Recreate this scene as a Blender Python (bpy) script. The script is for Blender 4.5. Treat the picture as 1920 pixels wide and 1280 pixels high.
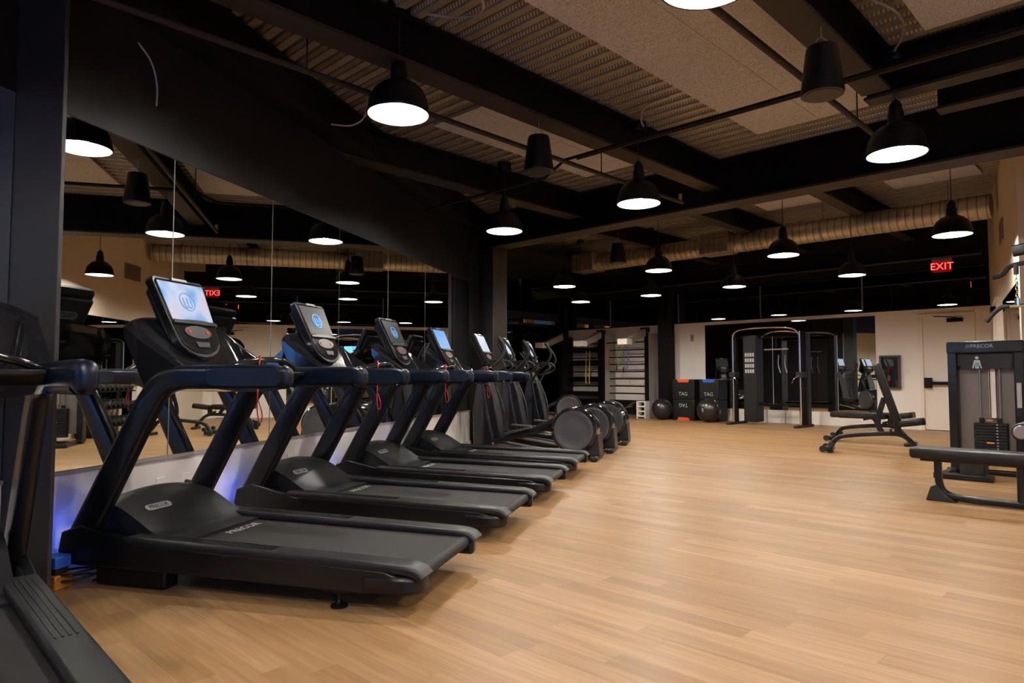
import bpy, math, random
from mathutils import Vector, Matrix
random.seed(7)
R = math.radians
PI = math.pi
SC = bpy.context.scene
COL = SC.collection
for o in list(bpy.data.objects):
    bpy.data.objects.remove(o)

# ------------------------------------------------------------ camera, world, light, exposure
cam = bpy.data.cameras.new('camera')
cam.lens = 24; cam.sensor_width = 36; cam.clip_end = 200
camo = bpy.data.objects.new('camera', cam); COL.objects.link(camo)
camo.location = (0, 0, 1.05)
camo.rotation_euler = (R(90 + 2.91), 0, 0)
SC.camera = camo
SC.view_settings.view_transform = 'Standard'
SC.view_settings.look = 'None'
SC.view_settings.exposure = 1.35
SC.view_settings.gamma = 1
SC.view_settings.use_curve_mapping = False
wd = bpy.data.worlds.new('night'); SC.world = wd; wd.use_nodes = True
wd.node_tree.nodes['Background'].inputs[0].default_value = (0.05, 0.07, 0.12, 1)
wd.node_tree.nodes['Background'].inputs[1].default_value = 0.15
SC.cycles.max_bounces = 10; SC.cycles.glossy_bounces = 6; SC.cycles.diffuse_bounces = 4
SC.cycles.caustics_reflective = False; SC.cycles.caustics_refractive = False
SC.cycles.sample_clamp_indirect = 8.0
LAMP_POWER = 455
AG = R(-44.3)      # building grid: +x of a grid object runs along the back wall to the right, +y away
AW = R(-14.9)      # mirror wall: +x points out of the wall into the room, +y runs along it, away

def rot2(a, x, y):
    return (x * math.cos(a) - y * math.sin(a), x * math.sin(a) + y * math.cos(a))
def G(a, b, z=0.0):
    x, y = rot2(AG, a, b); return Vector((x, y, z))
def L(d, s, z=0.0):
    x, y = rot2(AW, d, s); return Vector((x - 2.4, y + 3.58, z))
AR = R(147.5)      # right wall: +x into the room, +y towards the camera
RC = G(-2.46, 15.24)
def RW(d, t, z=0.0):
    x, y = rot2(AR, d, t); return Vector((x + RC.x, y + RC.y, z))

# ------------------------------------------------------------ materials
def nt(name):
    m = bpy.data.materials.new(name); m.use_nodes = True
    n = m.node_tree; b = n.nodes['Principled BSDF']
    return m, n, b
def mat(name, col, rough=0.5, metal=0.0, noise=0.06, scale=30, bump=0.0, spec=0.5, coat=0.0):
    m, n, b = nt(name)
    b.inputs['Roughness'].default_value = rough
    b.inputs['Metallic'].default_value = metal
    b.inputs['Specular IOR Level'].default_value = spec
    b.inputs['Coat Weight'].default_value = coat
    tc = n.nodes.new('ShaderNodeTexCoord')
    no = n.nodes.new('ShaderNodeTexNoise'); no.inputs['Scale'].default_value = scale
    no.inputs['Detail'].default_value = 4
    n.links.new(tc.outputs['Object'], no.inputs['Vector'])
    mx = n.nodes.new('ShaderNodeMix'); mx.data_type = 'RGBA'
    mx.inputs[6].default_value = tuple(c * (1 - noise) for c in col) + (1,)
    mx.inputs[7].default_value = tuple(min(1, c * (1 + noise)) for c in col) + (1,)
    n.links.new(no.outputs['Fac'], mx.inputs[0])
    n.links.new(mx.outputs[2], b.inputs['Base Color'])
    if bump:
        bp = n.nodes.new('ShaderNodeBump'); bp.inputs['Strength'].default_value = bump
        bp.inputs['Distance'].default_value = 0.004
        n.links.new(no.outputs['Fac'], bp.inputs['Height'])
        n.links.new(bp.outputs['Normal'], b.inputs['Normal'])
    return m
def emat(name, col, strength, base=None):
    m, n, b = nt(name)
    b.inputs['Base Color'].default_value = tuple(base or col) + (1,)
    b.inputs['Emission Color'].default_value = tuple(col) + (1,)
    b.inputs['Emission Strength'].default_value = strength
    b.inputs['Roughness'].default_value = 0.4; b.inputs['Specular IOR Level'].default_value = .12
    return m
M = {}
M['white'] = mat('white wall paint', (0.93, 0.87, 0.80), 0.6, noise=0.02, scale=3)
M['beige'] = mat('beige wall paint', (0.78, 0.67, 0.55), 0.6, noise=0.02, scale=3)
M['lowwall'] = mat('pale grey wall paint', (0.90, 0.85, 0.80), 0.6, noise=0.02, scale=3)
M['blackwall'] = mat('black wall paint', (0.009, 0.007, 0.007), 0.5, spec=.25, noise=0.1, scale=6)
M['steel'] = mat('black painted steel', (0.003, 0.0025, 0.0022), 0.6, spec=.15, noise=0.15, scale=12)
M['flange'] = mat('brown steel with lit tone', (0.034, 0.026, 0.020), 0.55, spec=.2, noise=0.15, scale=8)  # brown pipes; on beam undersides, light from below is put into the colour
M['column'] = mat('dark grey column paint', (0.018, 0.016, 0.016), 0.55, noise=0.05, scale=8)
M['plastic'] = mat('black moulded plastic', (0.004, 0.004, 0.005), 0.38, spec=.35, noise=0.1, scale=60, bump=0.05)
M['satin'] = mat('dark satin frame paint', (0.004, 0.0045, 0.006), 0.36, spec=.35, noise=0.05, scale=40, coat=0.15)
M['rail'] = mat('dark navy grip rubber', (0.002, 0.005, 0.013), 0.34, spec=.28, noise=0.05, scale=50)
M['grip'] = mat('grey navy grip inlay', (0.004, 0.010, 0.024), 0.45, spec=.3, noise=0.05, scale=50)
M['gloss'] = mat('glossy black plastic', (0.01, 0.01, 0.012), 0.12, noise=0.05, scale=20, coat=0.5)
M['charcoal'] = mat('charcoal plastic', (0.010, 0.0095, 0.011), 0.42, spec=.35, noise=0.08, scale=60)
M['midgrey'] = mat('grey metallic panel', (0.04, 0.038, 0.043), 0.4, metal=0.2, noise=0.05, scale=40)
M['disc'] = mat('grey drum cover plastic', (0.05, 0.048, 0.053), 0.45, noise=0.05, scale=40)
M['belt'] = mat('dark treadmill belt', (0.009, 0.0075, 0.0075), 0.7, spec=.3, noise=0.25, scale=220, bump=0.15)
M['silver'] = mat('silver plastic', (0.3, 0.29, 0.29), 0.3, metal=0.7, noise=0.03, scale=30)
M['chrome'] = mat('polished chrome', (0.75, 0.72, 0.68), 0.12, metal=1.0, noise=0.03, scale=20)
M['badge'] = mat('pale badge', (0.24, 0.24, 0.24), 0.4, noise=0.03)
M['ink'] = mat('dark lettering', (0.03, 0.03, 0.03), 0.5, noise=0.03)
M['print'] = mat('white lettering', (0.45, 0.45, 0.45), 0.5, noise=0.03)
M['leather'] = mat('black vinyl upholstery', (0.007, 0.0065, 0.0065), 0.42, spec=.35, noise=0.2, scale=80, bump=0.2)
M['rubber'] = mat('black rubber', (0.006, 0.006, 0.006), 0.7, noise=0.2, scale=60, bump=0.2)
M['ball'] = mat('black glossy ball vinyl', (0.02, 0.016, 0.018), 0.25, noise=0.1, scale=40)
M['orange'] = mat('orange foam trim', (0.85, 0.11, 0.03), 0.5, noise=0.05)
M['blueband'] = mat('blue band', (0.03, 0.12, 0.55), 0.5, noise=0.05)
M['boxskin'] = mat('black plyometric box vinyl', (0.006, 0.0055, 0.006), 0.5, spec=.35, noise=0.1, scale=60)
M['cloth_red'] = mat('red cord', (0.55, 0.02, 0.03), 0.5)
M['yellow'] = mat('yellow strap', (0.75, 0.62, 0.05), 0.5)
M['green'] = mat('green tube', (0.15, 0.5, 0.06), 0.4)
M['purple'] = mat('violet tube', (0.16, 0.14, 0.6), 0.4)
M['red'] = mat('red enamel', (0.6, 0.015, 0.02), 0.3)
M['greypaint'] = mat('grey cabinet paint', (0.07, 0.065, 0.065), 0.35, metal=0.3)
M['greywood'] = mat('pale grey board', (0.36, 0.33, 0.30), 0.55, noise=0.1, scale=12)
M['doorpaint'] = mat('cream door paint', (0.90, 0.83, 0.75), 0.45, noise=0.015, scale=3)
M['conduit'] = mat('pale conduit', (0.4, 0.38, 0.36), 0.4, metal=0.4)
M['cord'] = mat('black cord', (0.012, 0.012, 0.012), 0.5)
M['greyplate'] = mat('painted stack shroud', (0.2, 0.165, 0.14), 0.35, metal=0.3, noise=0.03)
M['acrylic'] = mat('smoky bright panel', (0.24, 0.20, 0.17), 0.3, metal=0.2, noise=0.02)
M['timber'] = mat('brown timber boards', (0.24, 0.12, 0.045), 0.55, noise=0.35, scale=5)
M['amber'] = mat('ochre curtain', (0.45, 0.26, 0.04), 0.8, noise=0.3, scale=7)
M['tin'] = mat('grille sheet metal', (0.3, 0.26, 0.21), 0.45, metal=0.6, noise=0.1)
M['skin'] = mat('pale figure print', (0.65, 0.66, 0.68), 0.5)
M['teal'] = mat('teal figure print', (0.1, 0.45, 0.6), 0.5)
M['seam'] = mat('pale mirror backing', (0.5, 0.5, 0.5), 0.4)
M['brasscopper'] = mat('amber yellow pin', (0.7, 0.28, 0.05), 0.35, metal=0.5)

m, n, b = nt('mirror'); M['mirror'] = m
b.inputs['Base Color'].default_value = (0.80, 0.83, 0.80, 1); b.inputs['Metallic'].default_value = 1; b.inputs['Roughness'].default_value = 0.0
m, n, b = nt('dark mirrored glass'); M['darkglass'] = m
b.inputs['Base Color'].default_value = (0.5, 0.52, 0.52, 1); b.inputs['Metallic'].default_value = 1; b.inputs['Roughness'].default_value = 0.01
m, n, b = nt('window glass'); M['glass'] = m
tr = n.nodes.new('ShaderNodeBsdfTransparent'); tr.inputs[0].default_value = (.75, .78, .78, 1)
gl = n.nodes.new('ShaderNodeBsdfGlossy'); gl.inputs['Roughness'].default_value = 0
fr_ = n.nodes.new('ShaderNodeFresnel'); fr_.inputs[0].default_value = 1.6
ms = n.nodes.new('ShaderNodeMixShader'); n.links.new(fr_.outputs[0], ms.inputs[0]); n.links.new(tr.outputs[0], ms.inputs[1]); n.links.new(gl.outputs[0], ms.inputs[2])
n.links.new(ms.outputs[0], n.nodes['Material Output'].inputs[0])
M['reflector'] = mat('white enamel reflector', (0.85, 0.84, 0.82), 0.5, noise=.01)
M['lamp'] = emat('lamp diffuser', (1.0, 0.93, 0.84), LAMP_POWER, (0.9, 0.9, 0.9))
M['exitred'] = emat('exit sign red glow', (1.0, 0.06, 0.05), 1.6)
M['exitdim'] = emat('exit sign panel', (0.8, 0.01, 0.012), 0.07, (0.3, 0.01, 0.01))
M['blueled'] = emat('blue indicator light', (0.05, 0.14, 1.0), 28)
M['dusk'] = emat('dusk window pane', (0.12, 0.32, 0.9), 1.8)
M['scr_dark'] = emat('dark screen glow', (0.10, 0.09, 0.12), 0.05, (0.008, 0.008, 0.008))
M['scr_blue'] = emat('blue screen glow', (0.10, 0.28, 0.62), 0.5, (0.02, 0.02, 0.02))
M['scr_pale'] = emat('pale screen glow', (0.42, 0.5, 0.62), 0.42, (0.02, 0.02, 0.02))
M['logo_blue'] = emat('blue logo glow', (0.12, 0.32, 0.95), 0.55)
M['logo_dim'] = emat('dim logo glow', (0.10, 0.22, 0.42), 0.4)
# bright screen with a soft colour wash
m, n, b = nt('bright screen glow'); M['scr_bright'] = m
tc = n.nodes.new('ShaderNodeTexCoord'); no = n.nodes.new('ShaderNodeTexNoise'); no.inputs['Scale'].default_value = 5
cr = n.nodes.new('ShaderNodeValToRGB')
n.links.new(tc.outputs['Object'], no.inputs['Vector']); n.links.new(no.outputs['Fac'], cr.inputs[0])
cr.color_ramp.elements[0].position = .32; cr.color_ramp.elements[0].color = (0.12, 0.33, 0.72, 1)
cr.color_ramp.elements[1].position = .7; cr.color_ramp.elements[1].color = (0.75, 0.55, 0.60, 1)
e = cr.color_ramp.elements.new(.5); e.color = (0.5, 0.6, 0.8, 1)
n.links.new(cr.outputs[0], b.inputs['Emission Color']); b.inputs['Emission Strength'].default_value = .4
b.inputs['Base Color'].default_value = (.02, .02, .02, 1); b.inputs['Roughness'].default_value = .2

# wood floor: planks along the grid, built from maths nodes
def floor_mat():
    m, n, b = nt('oak plank vinyl floor')
    N = n.nodes.new; Lk = n.links.new
    tc = N('ShaderNodeTexCoord'); sx = N('ShaderNodeSeparateXYZ'); Lk(tc.outputs['Object'], sx.inputs[0])
    def mth(op, a, bb=None):
        q = N('ShaderNodeMath'); q.operation = op
        for i, v in enumerate((a, bb)):
            if v is None: continue
            if isinstance(v, (int, float)): q.inputs[i].default_value = v
            else: Lk(v, q.inputs[i])
        return q.outputs[0]
    def wn(vx, vy=0.0):
        c = N('ShaderNodeCombineXYZ'); Lk(vx, c.inputs[0])
        if not isinstance(vy, float): Lk(vy, c.inputs[1])
        w = N('ShaderNodeTexWhiteNoise'); w.noise_dimensions = '3D'; Lk(c.outputs[0], w.inputs['Vector']); return w.outputs['Value']
    row = mth('DIVIDE', sx.outputs[1], 0.115); ri = mth('FLOOR', row); rf = mth('FRACT', row)
    off = mth('MULTIPLY', wn(ri), 7.3)
    cx = mth('ADD', mth('DIVIDE', sx.outputs[0], 0.95), off); ci = mth('FLOOR', cx); cf = mth('FRACT', cx)
    pid = wn(ri, ci)
    # grain
    mp = N('ShaderNodeCombineXYZ'); Lk(mth('ADD', mth('MULTIPLY', sx.outputs[0], 1.3), mth('MULTIPLY', pid, 37.0)), mp.inputs[0])
    Lk(mth('MULTIPLY', sx.outputs[1], 26.0), mp.inputs[1]); Lk(mth('MULTIPLY', pid, 11.0), mp.inputs[2])
    g = N('ShaderNodeTexNoise'); g.inputs['Scale'].default_value = 1.4; g.inputs['Detail'].default_value = 6; g.inputs['Distortion'].default_value = .6
    Lk(mp.outputs[0], g.inputs['Vector'])
    cr = N('ShaderNodeValToRGB'); Lk(pid, cr.inputs[0])
    cr.color_ramp.elements[0].color = (0.30, 0.165, 0.066, 1); cr.color_ramp.elements[1].color = (0.42, 0.252, 0.122, 1)
    e = cr.color_ramp.elements.new(.5); e.color = (0.36, 0.205, 0.09, 1)
    gr = N('ShaderNodeValToRGB'); Lk(g.outputs['Fac'], gr.inputs[0])
    gr.color_ramp.elements[0].position = .3; gr.color_ramp.elements[0].color = (0.76, 0.72, 0.68, 1)
    gr.color_ramp.elements[1].position = .68; gr.color_ramp.elements[1].color = (1.08, 1.08, 1.08, 1)
    mul = N('ShaderNodeMix'); mul.data_type = 'RGBA'; mul.blend_type = 'MULTIPLY'; mul.inputs[0].default_value = 1
    Lk(cr.outputs[0], mul.inputs[6]); Lk(gr.outputs[0], mul.inputs[7])
    # joints
    ed = mth('MAXIMUM', mth('LESS_THAN', rf, 0.022), mth('LESS_THAN', cf, 0.0035))
    mj = N('ShaderNodeMix'); mj.data_type = 'RGBA'; Lk(mth('MULTIPLY', ed, .35), mj.inputs[0]); Lk(mul.outputs[2], mj.inputs[6])
    mj.inputs[7].default_value = (.2, .11, .05, 1)
    Lk(mj.outputs[2], b.inputs['Base Color'])
    b.inputs['Roughness'].default_value = .42
    b.inputs['Specular IOR Level'].default_value = .35
    return m
M['floor'] = floor_mat()
def deck_mat():
    m, n, b = nt('galvanised perforated deck')
    N = n.nodes.new; Lk = n.links.new
    tc = N('ShaderNodeTexCoord')
    no = N('ShaderNodeTexNoise'); no.inputs['Scale'].default_value = 9; Lk(tc.outputs['Object'], no.inputs['Vector'])
    cr = N('ShaderNodeValToRGB'); Lk(no.outputs['Fac'], cr.inputs[0])
    cr.color_ramp.elements[0].color = (0.24, 0.22, 0.19, 1); cr.color_ramp.elements[1].color = (0.46, 0.43, 0.38, 1)
    sp = N('ShaderNodeSeparateXYZ'); Lk(tc.outputs['Object'], sp.inputs[0])
    def mth(op, a, bb):
        q = N('ShaderNodeMath'); q.operation = op
        for i_, v in enumerate((a, bb)):
            if isinstance(v, (int, float)): q.inputs[i_].default_value = v
            else: Lk(v, q.inputs[i_])
        return q.outputs[0]
    dash = mth('GREATER_THAN', mth('FRACT', mth('MULTIPLY', sp.outputs[0], 34.0), 0.0), .45)
    band = mth('LESS_THAN', mth('ABSOLUTE', mth('SUBTRACT', mth('MODULO', mth('ADD', sp.outputs[1], 4.7), .15), .141), 0.0), .0042)
    mx = N('ShaderNodeMix'); mx.data_type = 'RGBA'; Lk(mth('MULTIPLY', dash, band), mx.inputs[0]); Lk(cr.outputs[0], mx.inputs[6]); mx.inputs[7].default_value = (.95, .9, .82, 1)
    Lk(mx.outputs[2], b.inputs['Base Color']); b.inputs['Metallic'].default_value = .3; b.inputs['Roughness'].default_value = .35
    return m
M['deck'] = deck_mat()
def tectum_mat():
    m, n, b = nt('wood wool acoustic board')
    N = n.nodes.new; Lk = n.links.new
    tc = N('ShaderNodeTexCoord')
    no = N('ShaderNodeTexNoise'); no.inputs['Scale'].default_value = 75; no.inputs['Detail'].default_value = 3; no.inputs['Distortion'].default_value = 2.5
    Lk(tc.outputs['Object'], no.inputs['Vector'])
    cr = N('ShaderNodeValToRGB'); Lk(no.outputs['Fac'], cr.inputs[0])
    cr.color_ramp.elements[0].position = .38; cr.color_ramp.elements[0].color = (0.30, 0.31, 0.37, 1)
    cr.color_ramp.elements[1].position = .6; cr.color_ramp.elements[1].color = (0.72, 0.75, 0.92, 1)
    Lk(cr.outputs[0], b.inputs['Base Color']); b.inputs['Roughness'].default_value = .85
    return m
M['tectum'] = tectum_mat()
def duct_mat():
    m, n, b = nt('galvanised spiral duct')
    N = n.nodes.new; Lk = n.links.new
    tc = N('ShaderNodeTexCoord'); w = N('ShaderNodeTexWave'); w.wave_type = 'BANDS'; w.bands_direction = 'X'
    w.inputs['Scale'].default_value = 2.6; w.inputs['Distortion'].default_value = .2
    Lk(tc.outputs['Object'], w.inputs['Vector'])
    cr = N('ShaderNodeValToRGB'); Lk(w.outputs['Fac'], cr.inputs[0])
    cr.color_ramp.elements[0].position = 0; cr.color_ramp.elements[0].color = (0.22, 0.18, 0.13, 1)
    cr.color_ramp.elements[1].position = .12; cr.color_ramp.elements[1].color = (0.5, 0.44, 0.35, 1)
    Lk(cr.outputs[0], b.inputs['Base Color']); b.inputs['Metallic'].default_value = .75; b.inputs['Roughness'].default_value = .35
    bp = N('ShaderNodeBump'); bp.inputs['Strength'].default_value = .4; bp.inputs['Distance'].default_value = .01
    Lk(w.outputs['Fac'], bp.inputs['Height']); Lk(bp.outputs['Normal'], b.inputs['Normal'])
    return m
M['duct'] = duct_mat()

# ------------------------------------------------------------ mesh helpers
def smooth_path(pts, it=2):
    pts = [Vector(p) for p in pts]
    for _ in range(it):
        q = [pts[0]]
        for i in range(len(pts) - 1):
            a, c = pts[i], pts[i + 1]
            q.append(a * .75 + c * .25); q.append(a * .25 + c * .75)
        q.append(pts[-1]); pts = q
    return pts
def rrect(w, h, r=None, n=4):
    r = r if r is not None else min(w, h) * .3
    out = []
    for cx, cy, a0 in ((w/2-r, h/2-r, 0), (-w/2+r, h/2-r, 90), (-w/2+r, -h/2+r, 180), (w/2-r, -h/2+r, 270)):
        for i in range(n + 1):
            a = R(a0 + 90 * i / n); out.append((cx + r * math.cos(a), cy + r * math.sin(a)))
    return out
class MB:
    def __init__(s): s.v = []; s.f = []
    def add(s, vs, fs, T=None):
        o = len(s.v)
        for p in vs:
            p = Vector(p); s.v.append(T @ p if T is not None else p)
        s.f += [tuple(i + o for i in f) for f in fs]; return s
    def box(s, c, d, T=None, rot=None):
        hx, hy, hz = d[0]/2, d[1]/2, d[2]/2
        vs = [Vector((x, y, z)) for z in (-hz, hz) for y in (-hy, hy) for x in (-hx, hx)]
        if rot is not None: vs = [rot @ v for v in vs]
        vs = [v + Vector(c) for v in vs]
        return s.add(vs, [(0,2,3,1),(4,5,7,6),(0,1,5,4),(2,6,7,3),(0,4,6,2),(1,3,7,5)], T)
    def bx(s, x0, x1, y0, y1, z0, z1):
        return s.box(((x0+x1)/2, (y0+y1)/2, (z0+z1)/2), (x1-x0, y1-y0, z1-z0))
    def loft(s, rings, cap=True, close=False):
        n = len(rings[0]); vs = [p for r in rings for p in r]; fs = []
        m_ = len(rings)
        for i in range(m_ if close else m_ - 1):
            for j in range(n):
                a = i*n + j; b_ = i*n + (j+1) % n; i2 = (i+1) % m_
                fs.append((a, b_, i2*n + (j+1) % n, i2*n + j))
        if cap and not close:
            fs.append(tuple(reversed(range(n)))); fs.append(tuple((m_-1)*n + j for j in range(n)))
        return s.add(vs, fs)
    def cyl(s, p0, p1, r, n=16, r2=None):
        return s.tube([p0, p1], r, n, r2=r2)
    def tube(s, pts, r, n=10, r2=None, close=False, sec=None, side=None):
        pts = [Vector(p) for p in pts]; N = len(pts); rings = []
        up = None
        for i, p in enumerate(pts):
            if close: t = pts[(i+1) % N] - pts[i-1]
            elif i == 0: t = pts[1] - p
            elif i == N-1: t = p - pts[i-1]
            else: t = (pts[i+1] - p).normalized() + (p - pts[i-1]).normalized()
            t = t.normalized()
            if side is not None:
                u = Vector(side); u = (u - t * u.dot(t)).normalized()
            elif up is None:
                ref = Vector((0,0,1)) if abs(t.z) < .9 else Vector((1,0,0))
                u = ref.cross(t).normalized()
            else:
                u = (up - t * up.dot(t)).normalized()
            up = u; w = t.cross(u)
            if sec is not None:
                k = 1.0
                if callable(sec): prof = sec(i / (N-1))
                else: prof = sec
                rings.append([p + u * a + w * b_ for a, b_ in prof])
            else:
                rr = r if r2 is None else r + (r2 - r) * i / (N-1)
                if callable(r): rr = r(i / (N-1))
                rings.append([p + (u * math.cos(2*PI*j/n) + w * math.sin(2*PI*j/n)) * rr for j in range(n)])
        return s.loft(rings, True, close)
    def prism(s, prof, y0, y1, axis='y'):
        def P(a, b_, c):
            return {'y': (a, c, b_), 'x': (c, a, b_), 'z': (a, b_, c)}[axis]
        n = len(prof)
        vs = [P(a, b_, y0) for a, b_ in prof] + [P(a, b_, y1) for a, b_ in prof]
        fs = [(i, (i+1) % n, n + (i+1) % n, n + i) for i in range(n)] + [tuple(reversed(range(n))), tuple(range(n, 2*n))]
        return s.add(vs, fs)
    def lathe(s, prof, c=(0,0,0), axis='z', n=32, T=None, cap=True):
        vs = []; fs = []
        def P(r, z, a):
            x, y = r*math.cos(a), r*math.sin(a)
            return {'z': (c[0]+x, c[1]+y, c[2]+z), 'y': (c[0]+x, c[1]+z, c[2]+y), 'x': (c[0]+z, c[1]+x, c[2]+y)}[axis]
        for r, z in prof:
            for j in range(n): vs.append(P(r, z, 2*PI*j/n))
        for i in range(len(prof)-1):
            for j in range(n): fs.append((i*n+j, i*n+(j+1)%n, (i+1)*n+(j+1)%n, (i+1)*n+j))
        if cap and prof[0][0] > 1e-5: fs.append(tuple(range(n)))
        if cap and prof[-1][0] > 1e-5: fs.append(tuple((len(prof)-1)*n + j for j in range(n)))
        return s.add(vs, fs, T)
    def ball(s, c, r, sz=1.0, n=24):
        return s.lathe([(max(1e-4, r*math.sin(PI*i/16)), -r*sz*math.cos(PI*i/16)) for i in range(17)], c, 'z', n)
    def field(s, x0, x1, y0, y1, nx, ny, zt, zb):
        g = lambda i, j: (x0+(x1-x0)*i/nx, y0+(y1-y0)*j/ny)
        vs = []
        for i in range(nx+1):
            for j in range(ny+1):
                x, y = g(i, j); vs.append((x, y, zt(x, y)))
        for i in range(nx+1):
            for j in range(ny+1):
                x, y = g(i, j); vs.append((x, y, zb(x, y) if callable(zb) else zb))
        K = (nx+1)*(ny+1); I = lambda i, j: i*(ny+1)+j; fs = []
        for i in range(nx):
            for j in range(ny):
                fs.append((I(i,j), I(i+1,j), I(i+1,j+1), I(i,j+1)))
                fs.append((K+I(i,j), K+I(i,j+1), K+I(i+1,j+1), K+I(i+1,j)))
        for i in range(nx):
            fs.append((I(i,0), K+I(i,0), K+I(i+1,0), I(i+1,0))); fs.append((I(i,ny), I(i+1,ny), K+I(i+1,ny), K+I(i,ny)))
        for j in range(ny):
            fs.append((I(0,j), I(0,j+1), K+I(0,j+1), K+I(0,j))); fs.append((I(nx,j), K+I(nx,j), K+I(nx,j+1), I(nx,j+1)))
        return s.add(vs, fs)
    def build(s, name, mt, parent=None, bevel=0.0, ang=35, loc=None, rotz=0.0):
        me = bpy.data.meshes.new(name)
        me.from_pydata([tuple(v) for v in s.v], [], s.f)
        import bmesh
        bm = bmesh.new(); bm.from_mesh(me); bmesh.ops.recalc_face_normals(bm, faces=bm.faces); bm.to_mesh(me); bm.free()
        me.polygons.foreach_set('use_smooth', [True]*len(me.polygons))
        me.set_sharp_from_angle(angle=R(ang))
        me.materials.append(M[mt] if isinstance(mt, str) else mt)
        o = bpy.data.objects.new(name, me); COL.objects.link(o)
        if parent is not None: o.parent = parent
        if loc is not None: o.location = loc
        if rotz: o.rotation_euler = (0, 0, rotz)
        if bevel:
            md = o.modifiers.new('bevel', 'BEVEL'); md.width = bevel; md.segments = 2; md.limit_method = 'ANGLE'; md.angle_limit = R(40)
            md.harden_normals = False
        return o
def tag(o, label, cat, group=None, kind=None):
    if label: o['label'] = label
    if cat: o['category'] = cat
    if group: o['group'] = group
    if kind: o['kind'] = kind
    return o
def thing(name, label, cat, loc=(0,0,0), rotz=0.0, group=None):
    o = bpy.data.objects.new(name, None); COL.objects.link(o); o.empty_display_size = .1
    o.location = loc; o.rotation_euler = (0, 0, rotz)
    return tag(o, label, cat, group)
def struct(name, mb, mt, loc=(0,0,0), rotz=0.0, bevel=0.0, label=None, cat='structure'):
    o = mb.build(name, mt, None, bevel, loc=loc, rotz=rotz)
    o['kind'] = 'structure'
    if label: o['label'] = label; o['category'] = cat
    return o
def kids(o): return [c for c in bpy.data.objects if c.parent == o]
CH = {}
def snapshot():
    CH.clear()
    for c in bpy.data.objects:
        if c.parent is not None: CH.setdefault(c.parent.name, []).append(c)
def copy_tree(o, parent=None, loc=None, rotz=None, label=None, group=None):
    c = o.copy(); COL.objects.link(c)
    if parent is not None: c.parent = parent
    if loc is not None: c.location = loc
    if rotz is not None: c.rotation_euler = (0, 0, rotz)
    if label: c['label'] = label
    if group: c['group'] = group
    for ch in CH.get(o.name, []): copy_tree(ch, c)
    return c
def text(name, body, size, mt, parent, M4, extrude=.0008):
    cu = bpy.data.curves.new(name, 'FONT'); cu.body = body; cu.size = size; cu.extrude = extrude
    cu.align_x = 'CENTER'; cu.align_y = 'CENTER'
    t = bpy.data.objects.new(name + '_tmp', cu); COL.objects.link(t)
    bpy.context.view_layer.update()
    me = bpy.data.meshes.new_from_object(t.evaluated_get(bpy.context.evaluated_depsgraph_get()))
    bpy.data.objects.remove(t); bpy.data.curves.remove(cu)
    me.materials.clear(); me.materials.append(M[mt]); me.name = name
    me.transform(M4)
    o = bpy.data.objects.new(name, me); COL.objects.link(o)
    if parent is not None: o.parent = parent
    return o
def basis(x, y, o):
    x = Vector(x).normalized(); y = Vector(y).normalized(); z = x.cross(y).normalized()
    m4 = Matrix.Identity(4)
    for i in range(3):
        m4[i][0] = x[i]; m4[i][1] = y[i]; m4[i][2] = z[i]; m4[i][3] = o[i]
    return m4

# ------------------------------------------------------------ the setting
GO = (0, 0, 0)
H1, H2 = 3.52, 4.12
struct('floor', MB().bx(-15, 4.5, -5, 17, -.1, 0), 'floor', GO, AG, label='pale oak plank floor', cat='floor')
# mirror wall
WL = tuple(L(0, 0))
struct('wall_left', MB().bx(-.12, 0, -6, 7.15, 0, .54), 'lowwall', WL, AW)
struct('wall_left_mirror_backing', MB().bx(-.12, -.008, -6, 7.15, .54, 2.46), 'seam', WL, AW)
struct('wall_left_upper', MB().bx(-.12, .0, -6, 7.15, 2.46, 3.6), 'blackwall', WL, AW)
struct('trim_1', MB().bx(-.005, .012, -6, 7.15, .528, .548), 'greywood', WL, AW)
struct('baseboard_left', MB().bx(0, .012, -6, 7.15, 0, .09), 'lowwall', WL, AW)
seams = [-4.54, -3.47, -2.4, -1.33, -.26, .818, 1.89, 2.96, 4.03, 5.1, 6.17, 7.15]
ordn = ['', '', '', 'behind the near pillar', 'first beyond the near pillar', 'second beyond the near pillar', 'third beyond the near pillar', 'fourth beyond the near pillar', 'fifth beyond the near pillar', 'sixth beyond the near pillar, next to the far pillar']
for i in range(2, 11):
    o = MB().bx(-.006, .0, seams[i]+.005, seams[i+1]-.005, .55, 2.455).build('wall_mirror', 'mirror', None, loc=WL, rotz=AW)
    where = {2: 'left of the near pillar', 3: 'ending behind the near pillar', 4: 'just right of the near pillar', 5: 'second right of the near pillar', 6: 'third right of the near pillar', 7: 'fourth right of the near pillar', 8: 'fifth right of the near pillar', 9: 'sixth right of the near pillar', 10: 'last one before the far pillar'}[i]
    tag(o, 'tall mirror panel behind the treadmill row, ' + where, 'mirror', 'mirror panels on the left wall')
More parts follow.
